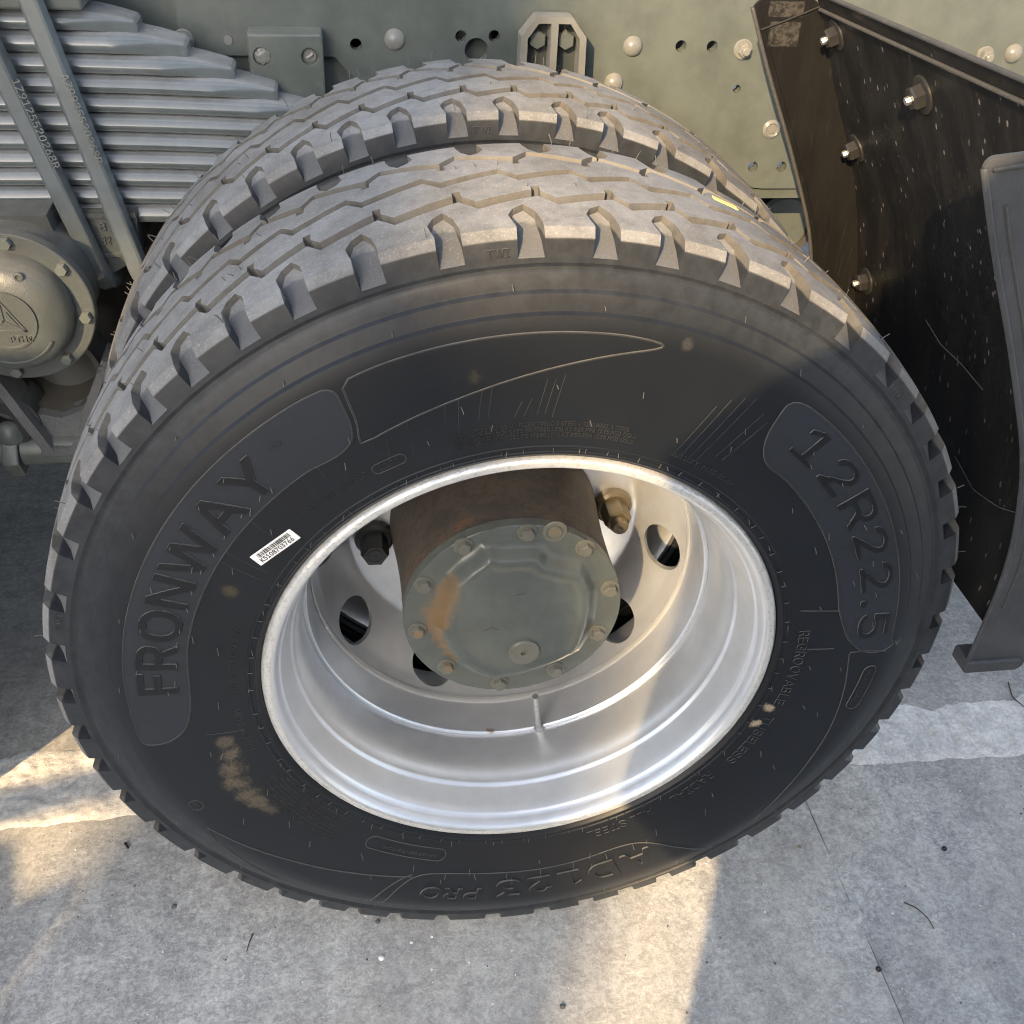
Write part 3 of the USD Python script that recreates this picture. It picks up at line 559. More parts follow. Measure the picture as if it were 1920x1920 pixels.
b_ = trimesh.creation.box([.0012, .011, .030]); th_ = math.atan2(.498, .2152)
b_.apply_translation([.5412, .038, 0]); b_.apply_transform(trimesh.transformations.rotation_matrix(-th_, [0, 1, 0])); tobj('paint_tag', b_, 'tag_yellow', wheel, label='small yellow tag on the tread')

# ---------------------------------------------------------------- rims
rim_in = [(.3030, -.1365), (.3015, -.1415), (.2985, -.1442), (.2945, -.1446), (.2905, -.1425), (.2878, -.1375), (.2862, -.1310), (.2848, -.1262), (.2832, -.1248), (.2815, -.1225), (.2790, -.1120), (.2752, -.0975), (.2728, -.0890), (.2718, -.0862), (.2700, -.0845),
          (.2690, -.0815), (.2682, -.0770), (.2660, -.0720), (.2630, -.0640), (.2612, -.0540), (.2604, -.0400), (.2602, -.0060), (.2602, .060), (.262, .085), (.268, .102), (.2735, .115), (.277, .1225), (.279, .130), (.284, .1372), (.293, .1442), (.3030, .1380)]
rim_out = [(.3030, .1350), (.297, .128), (.290, .124), (.281, .108), (.2735, .100), (.270, .080), (.268, .055), (.268, -.045), (.271, -.062), (.276, -.078), (.281, -.095), (.288, -.122), (.291, -.130), (.2965, -.134)]
rim_m = lathe(rim_in + rim_out, 240)
rim_p = tobj('rim', rim_m, 'rim_silver', wheel, smooth=40)
lip = lathe([(.3036, -.1365), (.3021, -.1420), (.2988, -.1450), (.2943, -.1452), (.2925, -.1440), (.2960, -.1435), (.300, -.141)], 240)
v = np.array(lip.vertices); t = np.arctan2(v[:, 2], v[:, 0]); k = 1 + .0011 * (meshkit.fbm(np.stack([np.cos(t) * 9, np.sin(t) * 9, v[:, 1] * 60], -1), 4, 2) - .5) * 2; v[:, [0, 2]] *= k[:, None]
tobj('rim_lip', T3(v, lip.faces), 'rim_edge', wheel, smooth=40, label='chipped bright edge of the rim')
skirt = [(.2598, -.0058), (.2598, .050), (.2585, .062), (.2530, .078), (.2470, .090), (.2395, .102), (.2255, .124), (.2140, .145), (.205, .160), (.188, .171), (.118, .171), (.118, .155), (.186, .155), (.199, .153), (.2045, .149), (.209, .139), (.2210, .118), (.2345, .096), (.2420, .082), (.2450, .074), (.2478, .0640), (.2505, .0560), (.2520, .046), (.2536, .030), (.2545, -.0045), (.2560, -.0062)]
disc = mf(lathe(skirt, 200))
holes = []
for k in range(10):
    th = math.radians(-4.6 + 36 * k); c = np.array([.2315 * math.cos(th), .100, .2315 * math.sin(th)]); n_ = np.array([-.60 * math.cos(th), -.80, -.60 * math.sin(th)])
    h_ = trimesh.creation.cylinder(.0325, .12, sections=40); h_.apply_transform(trimesh.geometry.align_vectors([0, 0, 1], n_)); h_.apply_translation(c); holes.append(mf(h_))
tobj('wheel_disc', tm_of(disc - m3.Manifold.batch_boolean(holes, m3.OpType.Add)), 'rim_silver', wheel, smooth=35)
bw = lathe([(.2508, .0475), (.2490, .0500), (.2482, .0535), (.2484, .0570), (.2500, .0600), (.2522, .0560), (.2522, .050)], 300); v = np.array(bw.vertices); t = np.arctan2(v[:, 2], v[:, 0])
v[:, 1] += .0016 * (meshkit.fbm(np.stack([np.cos(t) * 14, np.sin(t) * 14, t * 0], -1), 3, 7) - .5); tobj('weld_bead', T3(v, bw.faces), 'bead_weld', wheel, smooth=50)
for k in range(8):
    th = math.radians(7.0 + 45 * k - (1.5 if k == 4 else 0)); c = (.1675 * math.cos(th), .155, .1675 * math.sin(th))
    dark = k != 0
    parts = [turned([(0, 0), (.0265, 0), (.0275, .004), (.0265, .011), (.022, .015), (0, .015)], 40), ]
    hx = turned([(0, .015), (.0192, .015), (.0192, .043), (.0165, .047), (0, .047)], 6); hx.apply_transform(trimesh.transformations.rotation_matrix(k * .7 + .3, [0, 1, 0])); parts.append(hx)
    parts.append(turned([(0, .047), (.0112, .047), (.0112, .0485), (.0085, .0485), (.0085, .0475), (.002, .0475), (.0015, .0482), (0, .0482)] if dark else [(0, .047), (.0118, .047), (.0118, .056), (.010, .059), (.003, .0592), (.0022, .0582), (0, .0582)], 28))
    m = cat(*parts); m.apply_transform(trimesh.transformations.rotation_matrix(PI, [1, 0, 0])); m.apply_translation(c)
    tobj('wheel_nut', m, 'nut_black' if dark else 'nut_brass', wheel, smooth=35, label=None if dark else 'brown greased wheel nut with its stud showing')
st = cat(tube([(.0535, -.004, -.2535), (.0525, -.008, -.249), (.050, -.013, -.235), (.0455, -.018, -.205), (.0418, -.021, -.178)], np.array([.0052, .0042, .0040, .0040, .0043]), 12), rod((.0545, -.003, -.2600), (.0525, -.008, -.249), .0072, 12), rod((.0418, -.021, -.178), (.0410, -.0215, -.171), .0047, 12))
tobj('valve_stem', st, 'zinc', wheel)
rim2 = lathe([(r, -h) for r, h in rim_in + rim_out], 160, DUAL); tobj('rim', rim2, 'rim_silver', wheel2, smooth=40)
d2 = [(.2598, DUAL + .0058), (.2598, DUAL - .05), (.2545, DUAL - .080), (.241, DUAL - .112), (.214, DUAL - .158), (.205, .176), (.188, .1735), (.118, .1735), (.118, .188), (.186, .188), (.2045, DUAL - .149), (.2345, DUAL - .096), (.2478, DUAL - .064), (.2536, DUAL - .030), (.2560, DUAL + .0062)]
disc2 = mf(lathe(d2, 160)); hol2 = []
for k in range(10):
    th = math.radians(-4.6 + 36 * k + 6); c = np.array([.2315 * math.cos(th), DUAL - .1, .2315 * math.sin(th)]); n_ = np.array([-.84 * math.cos(th), .54, -.84 * math.sin(th)])
    h_ = trimesh.creation.cylinder(.0325, .12, sections=32); h_.apply_transform(trimesh.geometry.align_vectors([0, 0, 1], n_)); h_.apply_translation(c); hol2.append(mf(h_))
tobj('wheel_disc', tm_of(disc2 - m3.Manifold.batch_boolean(hol2, m3.OpType.Add)), 'rim_silver', wheel2, smooth=35)

# ---------------------------------------------------------------- hub
hub = node('wheel_hub', truck, label='hub drum and bolted cover standing out of the silver wheel')
tobj('hub_drum', lathe([(.1340, -.024), (.1362, -.022), (.1368, -.010), (.1362, .010), (.1370, .060), (.1395, .100), (.1440, .148), (.1450, .166), (.05, .166), (.05, -.024)], 160), 'hub_rust', hub)
PL = Polygon([(-.085, .070), (-.066, .091), (-.052, .103), (-.043, .1135), (-.032, .1150), (-.022, .1115), (0, .1115), (.024, .1105), (.032, .106), (.040, .0955), (.058, .0885), (.083, .0830), (.093, .067), (.1015, .045), (.1045, .017), (.1035, -.016), (.097, -.050), (.088, -.070), (.066, -.0835), (.042, -.0945), (.012, -.1045), (-.026, -.1100), (-.050, -.0955), (-.074, -.074), (-.090, -.044), (-.1005, -.012), (-.098, .030)])
def cover():
    R = .1374; nr, nt = 90, 300; r = np.linspace(0, R - .0012, nr); t = np.arange(nt) * 2 * PI / nt
    X, Zc = r[:, None] * np.cos(t), r[:, None] * np.sin(t); pts = shapely.points(X.ravel(), Zc.ravel()); d = shapely.distance(PL.exterior, pts) * np.where(shapely.contains(PL, pts), 1, -1); d = d.reshape(X.shape)
    rim_b = np.clip((d + .001) / .0165, 0, 1); h = .0185 * (rim_b * rim_b * (3 - 2 * rim_b)) + .0014 * np.exp(-((d - .001) / .003) ** 2) + .0016 * np.exp(-((d - .020) / .006) ** 2)
    h += (meshkit.fbm(np.stack([X * 60, Zc * 60, X * 0], -1), 3, 4) - .5) * .0007
    Y = -.0375 - h; v = np.stack([X, Y, Zc], -1).reshape(-1, 3)
    i, j = np.meshgrid(np.arange(nr - 1), np.arange(nt), indexing='ij'); q = np.stack([i * nt + j, i * nt + (j + 1) % nt, (i + 1) * nt + (j + 1) % nt, (i + 1) * nt + j], -1).reshape(-1, 4)
    f = [q[:, [0, 1, 2]], q[:, [0, 2, 3]]]; e = np.arange(nt); n0 = len(v)
    v = np.vstack([v, np.stack([R * np.cos(t), np.full(nt, -.0363), R * np.sin(t)], -1), np.stack([R * np.cos(t), np.full(nt, -.0225), R * np.sin(t)], -1)]); a = (nr - 1) * nt
    for A, B in ((a, n0), (n0, n0 + nt)): f += [np.c_[A + e, A + (e + 1) % nt, B + (e + 1) % nt], np.c_[A + e, B + (e + 1) % nt, B + e]]
    m = T3(v, np.vstack(f)); m.update_faces(m.nondegenerate_faces())
    if np.asarray(m.face_normals)[:, 1].mean() > 0: m.invert()
    return m
tobj('hub_cover', cover(), 'hub_paint', hub, smooth=40, label='grey-green bolted hub cover with a rust run')
for k, (a, b) in enumerate([(.011, .127), (-.0645, .1115), (-.112, .055), (-.1200, -.019), (-.083, -.0845), (-.013, -.1215), (.061, -.104), (.1115, -.042), (.1205, .032), (.083, .099)]):
    tobj('cover_bolt', hexbolt((a, -.0375, b), (0, -1, 0), .0085, .0075, .0120, .0022, rot=k * .5), 'bolt_rusty', hub)
rg = turned([(0, .0004), (.0145, 0), (.0150, .0012), (.0138, .0024), (.0105, .0026), (.0098, .0012), (.0085, .0010), (.0080, .0034), (.006, .0044), (0, .0046)], 36); rg.apply_transform(trimesh.transformations.rotation_matrix(PI, [1, 0, 0])); rg.apply_translation((.044, -.0375, .1265)); tobj('breather_plug', rg, 'bolt_rusty', hub)
pg = turned([(0, 0), (.0195, 0), (.0198, .0045), (.0180, .0062), (.0050, .0064), (.0042, .0055), (.0040, .0015), (0, .001)], 40); pg.apply_transform(trimesh.transformations.rotation_matrix(PI, [1, 0, 0])); pg.apply_translation((.013, -.0558, -.049)); tobj('drain_plug', pg, 'bolt_rusty', hub)
# faint emblem and scratch cast in the cover
em = [extr_y(LineString([(-.029, -.006), (-.029 + .010 * math.cos(a), -.006 + .010 * math.sin(a))]).buffer(.0007), -.0566, -.0552) for a in (PI / 2, PI * 7 / 6, -PI / 6)] + [extr_y(LineString([(-.005, .044), (.002, .0455), (.006, .046), (.010, .0465)]).buffer(.0006), -.0566, -.0552)]
for q in em: tobj('cast_mark', q, 'hub_paint', hub)

# ---------------------------------------------------------------- chassis frame
frame = node('chassis_frame', truck, label='grey-green chassis rail with rivets, holes and bolted brackets')
FY = .640
plate = Polygon([(-.405, 1.0), (-.405, .492), (-.300, .492), (-.190, .492), (-.150, .450), (-.02, .345), (.440, .312), (.452, .3030), (.485, .2945), (.500, .2930), (1.7, .2930), (1.7, 1.0)])
hole_list = [(-.158, .509, .0085), (-.005, .522, .0085), (.044, .523, .0085), (.018, .503, .0175), (.329, .513, .0085), (.378, .513, .0085), (.428, .451, .0065), (.477, .329, .0085), (.526, .329, .0085)]
pm = mf(extr_y(plate, FY, FY + .010))
web = mf(extr_y(shapely.box(-1.6, .272, 1.7, 1.0), FY + .0125, FY + .0215))
cyls = [mf(rod((a, FY - .02, b), (a, FY + .06, b), r, 28)) for a, b, r in hole_list]
cu = m3.Manifold.batch_boolean(cyls, m3.OpType.Add)
tobj('side_plate', tm_of(pm - cu), 'chassis_paint', frame, smooth=25); tobj('rail_web', tm_of(web - cu), 'chassis_paint', frame, smooth=25)
tobj('rail_flange', box(-1.6, 1.7, FY + .022, FY + .10, .272, .281), 'chassis_paint', frame); tobj('rail_flange', box(-1.6, 1.7, FY + .022, FY + .10, .985, .995), 'chassis_paint', frame)
tobj('end_disc', rod((.018, FY + .030, .503), (.018, FY + .045, .503), .030, 24), 'chassis_paint', frame)
def rivet(a, b, r=.0148): return turned([(0, -.001), (r, -.001), (r * .98, .002), (r * .80, .0065), (r * .45, .0100), (0, .0112)], 32).apply_transform(trimesh.transformations.rotation_matrix(PI, [1, 0, 0])).apply_translation((a, FY, b))
for a, b in [(-.102, .517), (.254, .512), (.230, .459), (.874, .509), (.72, .455), (.735, .512)]: tobj('rivet', rivet(a, b), 'rivet_paint', frame, smooth=50)
for a, b in [(.427, .510), (.826, .505)]:
    tobj('frame_nut', hexbolt((a, FY, b), (0, -1, 0), .0105, .010, .0148, .0042, rot=.3, tip=.006, tipr=.006), 'rivet_paint', frame)
m = cat(turned([(0, -.001), (.0148, -.001), (.0148, .002), (.0105, .0052), (.0095, .0046), (.008, .0030), (0, .0030)], 32).apply_transform(trimesh.transformations.rotation_matrix(PI, [1, 0, 0])).apply_translation((.4965, FY, .390)), box(.4925, .5005, FY - .005, FY - .002, .3845, .3955))
tobj('frame_nut', m, 'rivet_paint', frame, label='flat round screw head on the chassis plate')
tobj('frame_nut', hexbolt((-.400, FY, .512), (0, -1, 0), .0125, .014, .0150, .006, rot=.2), 'rivet_paint', frame)
tobj('frame_nut', rod((-.338, FY - .002, .513), (-.338, FY + .004, .513), .0065, 20), 'rivet_paint', frame); tobj('frame_nut', hexbolt((-.300, FY + .012, .468), (0, -1, 0), .010, .010, .012, .003), 'rivet_paint', frame)
tx = text('WG972751', .0105, .0006); tx.apply_transform(trimesh.transformations.rotation_matrix(PI / 2, [1, 0, 0])); 
def ftext(s, x0, z0, w, h, y, mat, par, name='stamped_number', ang=0.0, depth=.0008, bold=False):
    t_ = text(s, h, depth, bold); lo, hi = t_.bounds[0, 0], t_.bounds[1, 0]; v = np.array(t_.vertices); v[:, 0] = (v[:, 0] - lo) / (hi - lo) * w
    c, s_ = math.cos(ang), math.sin(ang); X, Zc = v[:, 0] * c - v[:, 1] * s_, v[:, 0] * s_ + v[:, 1] * c
    tobj(name, T3(np.stack([x0 + X, y - v[:, 2], z0 + Zc], -1), t_.faces), mat, par, smooth=False)
ftext('WG972751', .537, .4075, .060, .0095, FY, 'rivet_paint', frame); ftext('0743P', .551, .3895, .037, .0095, FY, 'rivet_paint', frame)
# cast box bracket at the left
bk = node('spring_bracket', truck, label='thick grey block bracket beside the spring ends')
bm = mf(cat(box(-.309, -.205, .596, FY + .012, .25, .532, .004))); 
for a, r in ((-.290, .0125), (-.2235, .0125)): bm = bm - mf(rod((a, .58, .502), (a, .603, .502), r, 28))
tobj('bracket_block', tm_of(bm), 'chassis_paint', bk, smooth=30)
tobj('bracket_bolt', cat(rod((-.2235, .601, .502), (-.2235, .605, .502), .0085, 20), tube([(-.2285, .6005, .499), (-.2235, .5995, .502), (-.2195, .6005, .5055)], .0022, 6)), 'rivet_paint', bk)
wl = trimesh.creation.icosphere(3, .0115); v = np.array(wl.vertices); v[:, 1] *= .35; v *= (1 + .5 * (meshkit.fbm(v * 260, 3, 3) - .5))[:, None]; tobj('weld_spot', T3(v + [-.290, .601, .502], wl.faces), 'rivet_paint', bk)
# octagonal two-bolt bracket on the chassis plate
b2 = node('bolted_bracket', truck, label='pale two-pocket cast bracket with two bolts behind the inner tyre')
oc = Polygon([(.0765, .25), (.0765, .534), (.0985, .5605), (.1500, .5605), (.1720, .534), (.1800, .25)]); y0, y1 = FY - .048, FY - .001
pk = [Polygon([(.0862, .25), (.0862, .531), (.1012, .5515), (.1195, .5515), (.1235, .25)]), Polygon([(.1300, .25), (.1300, .5515), (.1475, .5515), (.1625, .531), (.1690, .25)])]
bb = mf(extr_y(oc, y0, y1 - .0145))
for q in pk: bb = bb - mf(extr_y(q, y0 - .01, y1))
tobj('bracket_body', tm_of(bb), 'rivet_paint', b2, smooth=20); tobj('bracket_base', extr_y(oc.buffer(-.0008), y1 - .0140, y1), 'cast_paint', b2)  # body paler than its base, putting the sky reflection into the colour
for a, b in ((.1030, .5260), (.1450, .5255)): tobj('bracket_bolt', hexbolt((a, y1 - .014, b), (0, -1, 0), .0140, .0185, 0, .0004, rot=.5), 'chassis_paint', b2)
ftext('0722B', .0985, .480, .050, .0070, y1 - .014, 'rivet_paint', b2, ang=-PI / 2, depth=.0012); ftext('WG130B', .1345, .487, .060, .0070, y1 - .014, 'rivet_paint', b2, ang=-PI / 2, depth=.0012); ftext('01', .147, .482, .014, .007, y1 - .014, 'rivet_paint', b2, ang=-PI / 2, depth=.0012)

# ---------------------------------------------------------------- leaf spring
spring = node('leaf_spring', truck, label='stack of grey painted spring leaves stepping down towards the tyre')
ztop = [.571, .545, .5175, .492, .467, .4415, .416, .391, .3655, .340, .3145, .2865]; ends = [-.446, -.385, -.326, -.2705, -.214, -.15, -.09, -.03, .03, .08, .12]
def leaf(k):
    zt, zb, xe = ztop[k], ztop[k + 1] + .0013, ends[k]; xs = np.r_[np.linspace(-1.25, xe - .10, 18), np.linspace(xe - .095, xe - .004, 10), xe]
    ring = []
    for x in xs:
        e = np.clip((x - (xe - .085)) / .085, 0, 1); dz = -.085 * (x + .61) ** 2 * (x > -.61) - .010 * e ** 1.8
        y0, y1 = .530 + .020 * e, .622 - .020 * e; t, b = zt + dz - .0035 * e, zb + dz + .001 * e; rr = .0115 * (1 - .78 * e) + .0010; bu = .0026 * (1 - e)
        if x == xs[-1]: y0 += .003; y1 -= .003; t -= .003; b += .003
        mid = (t + b) / 2
        pts = [(y0 + .5 * rr, b), (y0 + .12 * rr, b + .15 * rr), (y0 - bu * .7, b + .5 * rr), (y0 - bu, mid - .002), (y0 - bu * .7, t - rr), (y0 + .10 * rr, t - .55 * rr), (y0 + .42 * rr, t - .20 * rr), (y0 + rr, t), (y0 + rr + .006, t), (y1 - rr, t), (y1, t - rr), (y1, b + rr), (y1 - rr, b)]
        ring.append([(x, y, z) for y, z in pts])
    v = np.array(ring).reshape(-1, 3); n, kk = len(xs), 13; i, j = np.meshgrid(np.arange(n - 1), np.arange(kk), indexing='ij')
    q = np.stack([i * kk + j, i * kk + (j + 1) % kk, (i + 1) * kk + (j + 1) % kk, (i + 1) * kk + j], -1).reshape(-1, 4); f = [q[:, [0, 1, 2]], q[:, [0, 2, 3]]]
    e0 = (n - 1) * kk; f += [np.array([[e0, e0 + a, e0 + a + 1] for a in range(1, kk - 1)]), np.array([[0, a + 1, a] for a in range(1, kk - 1)])]
    m = T3(v, np.vstack(f)); 
    if m.volume < 0: m.invert()
    return m
for k in range(11): tobj('leaf', leaf(k), 'spring_paint', spring, smooth=38)
tobj('clamp_plate', box(-1.1, -.505, .520, .63, .573, .66, .004), 'chassis_paint', spring)
def ubolt(xt, zt, xb, zb, name):
    n_ = node('u_bolt', truck, label=name)
    w, y0 = .0265, .4985; d = np.array([xb - xt, zb - zt]); d /= np.linalg.norm(d); e = np.array([-d[1], d[0]])
    cl = [np.array([xt, zt]) - d * .12 + d * s for s in np.linspace(0, math.hypot(xb - xt, zb - zt) + .12, 14)]; path = [(c[0], y0, c[1]) for c in cl]
    for a in np.linspace(.15, 1.45, 8): path.append((xb + d[0] * .040 * math.sin(a), y0 + .045 * (1 - math.cos(a)), zb + d[1] * .040 * math.sin(a)))
    path.append((path[-1][0], path[-1][1] + .06, path[-1][2])); P = np.array(path); tg = np.gradient(P, axis=0); tg /= np.linalg.norm(tg, axis=1, keepdims=True)
    side = np.array([-d[1], 0, d[0]]); side = -side if side[0] < 0 else side; ring = []
    for p_, t_ in zip(P, tg):
        nrm = np.cross(t_, side); nrm /= np.linalg.norm(nrm); nrm = -nrm if nrm[1] > 0 and abs(nrm[1]) > .3 else nrm; 
        if abs(nrm[1]) <= .3 and nrm[2] > 0: nrm = -nrm
        for a, b in ((-.5, -.5), (.5, -.5), (.5, .22), (.42, .42), (.30, .5), (-.30, .5), (-.42, .42), (-.5, .22)): ring.append(p_ + side * a * w + nrm * b * .024)
    v = np.array(ring); n, kk = len(P), 8; i, j = np.meshgrid(np.arange(n - 1), np.arange(kk), indexing='ij')
    q = np.stack([i * kk + j, i * kk + (j + 1) % kk, (i + 1) * kk + (j + 1) % kk, (i + 1) * kk + j], -1).reshape(-1, 4); m = T3(v, np.vstack([q[:, [0, 1, 2]], q[:, [0, 2, 3]]]))
    if m.volume < 0: m.invert()
    tobj('strap', m, 'spring_paint', n_, smooth=25); return n_, d, y0 - .012
uA, dA, yA = ubolt(-.6385, .600, -.546, .236, 'left spring strap, pressed with a part number')
uB, dB, yB = ubolt(-.5640, .600, -.4885, .236, 'right spring strap, pressed with a part number, next to the tyre')
for n_, d, y_, s, x_, z_ in ((uA, dA, yA, '1Z9125520268R', -.6010, .496), (uB, dB, yB, 'AZ9925520268R', -.5395, .504)): ftext(s, x_, z_, .118, .0095, y_, 'rivet_paint', n_, ang=math.atan2(d[1], d[0]), depth=.0012)
# ---------------------------------------------------------------- trunnion and saddle
tr = node('spring_saddle', truck, label='cast saddle and domed bolted cap under the spring')
cx, cz = -.6425, .2190
tobj('saddle_body', cat(extr_y(Polygon([(-1.0, .20), (-1.0, .321), (-.5925, .321), (-.588, .300), (-.572, .235), (-.60, .20)]).buffer(.004).buffer(-.002), .470, .56), extr_y(Polygon([(-1.0, .20), (-1.0, .309), (-.480, .309), (-.4855, .240), (-.53, .215), (-.62, .20)]), .5155, .64)), 'cast_paint', tr, smooth=25)
for q in (box(-.575, -.481, .511, .5165, .302, .309), box(-.555, -.487, .511, .5165, .2435, .2480)): tobj('saddle_rib', q, 'cast_paint', tr)
ftext('8', -.5340, .283, .009, .012, .5155, 'cast_paint', tr, name='cast_number', depth=.0025, bold=True); ftext('82', -.5345, .262, .013, .012, .5155, 'cast_paint', tr, name='cast_number', depth=.0025, bold=True)
tobj('cap_housing', lathe([(.100, .412), (.098, .43), (.098, .472), (.094, .58), (.06, .58), (.06, .412)], 96, 0, (cx, cz)), 'cast_paint', tr)
FLY = .397
tobj('cap_flange', lathe([(.1065, FLY), (.1080, FLY + .0015), (.1080, FLY + .019), (.05, FLY + .019), (.05, FLY)], 120, 0, (cx, cz)), 'cast_paint', tr)
tobj('cap_dome', turned([(0, .3525), (.040, .3530), (.048, .3540), (.057, .3560), (.066, .3598), (.0735, .3655), (.0790, .3730), (.0820, .3820), (.0832, .3920), (.0836, FLY + .001), (0, .40)], 96, (cx, 0, cz)), 'cast_paint', tr, smooth=40)
for k in range(8):
    a = math.radians(82 - 45 * k); tobj('cap_bolt', hexbolt((cx + .0960 * math.cos(a), FLY, cz + .0960 * math.sin(a)), (0, -1, 0), .0086, .0088, 0, .0006, rot=k), 'chassis_paint', tr)
tobj('grease_nipple', turned([(0, 0), (.0058, 0), (.0062, .004), (.0035, .0045), (.003, .002), (0, .002)], 20).apply_transform(trimesh.transformations.rotation_matrix(PI, [1, 0, 0])).apply_translation((cx + .030, .3630, cz + .063)), 'cast_paint', tr)
E0 = .3530
tobj('emblem_disc', lathe([(.0415, E0 + .002), (.0425, E0 - .0024), (.0392, E0 - .0024), (.0385, E0 + .002)], 80, 0, (cx, cz + .004)), 'cast_paint', tr, label='raised ring round the cast triangle emblem')
tobj('dome_rib', lathe([(.060, .3572), (.0612, .3550), (.0635, .3560), (.064, .3592)], 80, 0, (cx, cz + .0)).slice_plane([0, 0, cz - .03], [0, 0, -1]), 'cast_paint', tr)
cz2 = cz + .004; V = [(cx + .030 * math.cos(a), cz2 + .030 * math.sin(a)) for a in (PI / 2, PI / 2 + 2 * PI / 3, PI / 2 - 2 * PI / 3)]
segs = [LineString([V[0], V[1], V[2], V[0]]).buffer(.0012), LineString([(cx, cz2), V[0]]).buffer(.0012), LineString([(cx, cz2), V[1]]).buffer(.0012), LineString([(cx, cz2), V[2]]).buffer(.0012), LineString([(cx + .006, cz2 + .012), (cx + .0165, cz2 - .006)]).buffer(.001)]
tobj('emblem_triangle', cat(*[extr_y(s_, E0 - .0022, E0 + .001) for s_ in segs]), 'cast_paint', tr, label='cast three-spoked triangle emblem')
ftext('PTHR', cx + .003, cz2 - .0305, .0290, .0080, E0 - .0002, 'cast_paint', tr, name='cast_letters', depth=.0022, bold=True)
# ---------------------------------------------------------------- torque rod and casting under the saddle
tq = node('torque_rod', truck, label='grey casting with V arms, bar and lock nut below the domed cap')
def strut(a, b, w, y0, y1): return extr_y(LineString([a, b]).buffer(w, cap_style='square'), y0, y1)
tobj('casting_arm', strut((-.708, .085), (-.657, -.040), .0075, .440, .500), 'rough_cast', tq); tobj('casting_arm', strut((-.548, .105), (-.618, -.042), .0060, .440, .500), 'rough_cast', tq)
tobj('casting_arm', strut((-.660, -.044), (-.612, -.046), .0070, .442, .500), 'rough_cast', tq)
tobj('casting_web', extr_y(Polygon([(-.664, -.040), (-.612, -.040), (-.575, .040), (-.600, .016), (-.632, .004), (-.668, .014), (-.695, .04)]), .462, .50), 'rough_cast', tq)
tobj('casting_bowl', lathe([(.070, .480), (.072, .520), (.066, .560), (.02, .575), (.02, .56), (.058, .548), (.064, .52), (.062, .480)], 48, 0, (-.633, .070)), 'dark_metal', tq)
tobj('rod_bar', cat(rod((-1.2, .470, -.054), (-.706, .470, -.054), .0245, 28), rod((-.700, .470, -.054), (-.50, .470, -.052), .0255, 28)), 'chassis_paint', tq); 
hx = turned([(0, 0), (.036, 0), (.038, .003), (.038, .021), (.036, .024), (0, .024)], 6); hx.apply_transform(trimesh.transformations.rotation_matrix(-PI / 2, [0, 0, 1])); hx.apply_translation((-.726, .470, -.060)); tobj('lock_nut', hx, 'chassis_paint', tq)
tobj('rubber_bush', lathe([(.026, .455), (.044, .455), (.047, .465), (.047, .52), (.026, .52)], 48, 0, (-.722, -.005)), 'hose_rubber', tq); tobj('bush_eye', lathe([(.047, .458), (.060, .458), (.060, .52), (.047, .52)], 48, 0, (-.722, -.005)), 'cast_paint', tq)
tobj('rod_end', cat(trimesh.creation.icosphere(2, .022).apply_scale([1, .8, 1]).apply_translation((-.712, .462, -.022))), 'chassis_paint', tq)
# ---------------------------------------------------------------- rear gap: brake chamber and pipe
bc = node('brake_chamber', truck, label='dark round brake chamber and pipe seen under the chassis beside the mudguard')
tobj('chamber_body', turned([(0, .84), (.060, .845), (.072, .86), (.078, .90), (.082, .905), (.082, .915), (.076, .92), (.070, .97), (0, .98)], 48, (.640, 0, .150)), 'chassis_paint', bc)
tobj('chamber_ring', lathe([(.050, .838), (.062, .836), (.064, .846), (.05, .85)], 48, 0, (.640, .150)), 'dark_metal', bc)
tobj('cross_pipe', tube([(.60, .93, .080), (.66, .92, .097), (.72, .915, .112), (.9, .90, .15)], .024, 18), 'chassis_paint', bc)
# ---------------------------------------------------------------- mudguard
mg = node('mudguard', truck, label='black plastic mudguard curving behind the tyre')
pan = [(.450, .634), (.474, .600), (.517, .502), (.565, .403), (.603, .304), (.632, .178), (.6450, .085), (.6480, .0), (.640, -.050)]
lef = [(.352, .642), (.3735, .606), (.394, .562), (.426, .496), (.466, .418), (.500, .347), (.530, .277), (.548, .215), (.5630, .130), (.5655, .054), (.564, -.026)]
def sm(pts): 
    from scipy.interpolate import CubicSpline
    p = np.array(pts); s_ = np.r_[0, np.cumsum(np.hypot(*np.diff(p, axis=0).T))]; c = CubicSpline(s_, p); return c(np.linspace(0, s_[-1], 70))
PA, LE = sm(pan), sm(lef)
MY0, MY1 = -.150, .500
k0 = 2
pp = np.vstack([PA[k0:], (PA[k0:] + [.004, .001])[::-1]])
def lean(m):
    v = np.array(m.vertices); v[:, 2] += (MY1 - v[:, 1]) * .046 * np.clip((v[:, 2] - .30) / .28, 0, 1); return T3(v, m.faces)
pm_ = extr_y(Polygon(pp), MY0 + .004, MY1 - .004); tobj('panel', lean(T3(*trimesh.remesh.subdivide_to_size(pm_.vertices, pm_.faces, .12, max_iter=10))), 'mudguard_plastic', mg, smooth=35)
i0 = 4
corner = Polygon(np.vstack([LE[i0:], PA[::-1][:len(PA) - 3]])).buffer(-.012).buffer(.012, quad_segs=6)
tobj('inner_flange', extr_y(corner, MY1 - .0045, MY1), 'mudguard_flange', mg, smooth=25)
tobj('flange_bead', tube([(x, MY1 - .005, z) for x, z in LE[i0 + 1:]], .0030, 8), 'mudguard_edge', mg, smooth=True)
tobj('flange_bead', tube([(x + .010, MY1 - .0045, z + .001) for x, z in LE[i0 + 2:]], .0014, 6), 'mudguard_flange', mg, smooth=True)
tobj('flange_seam', tube([(x, MY1 - .005, z) for x, z in [(LE[8][0] + .004, LE[8][1]), (.42, .578), (.455, .592), (.474, .600)]], .0016, 6), 'mudguard_plastic', mg)
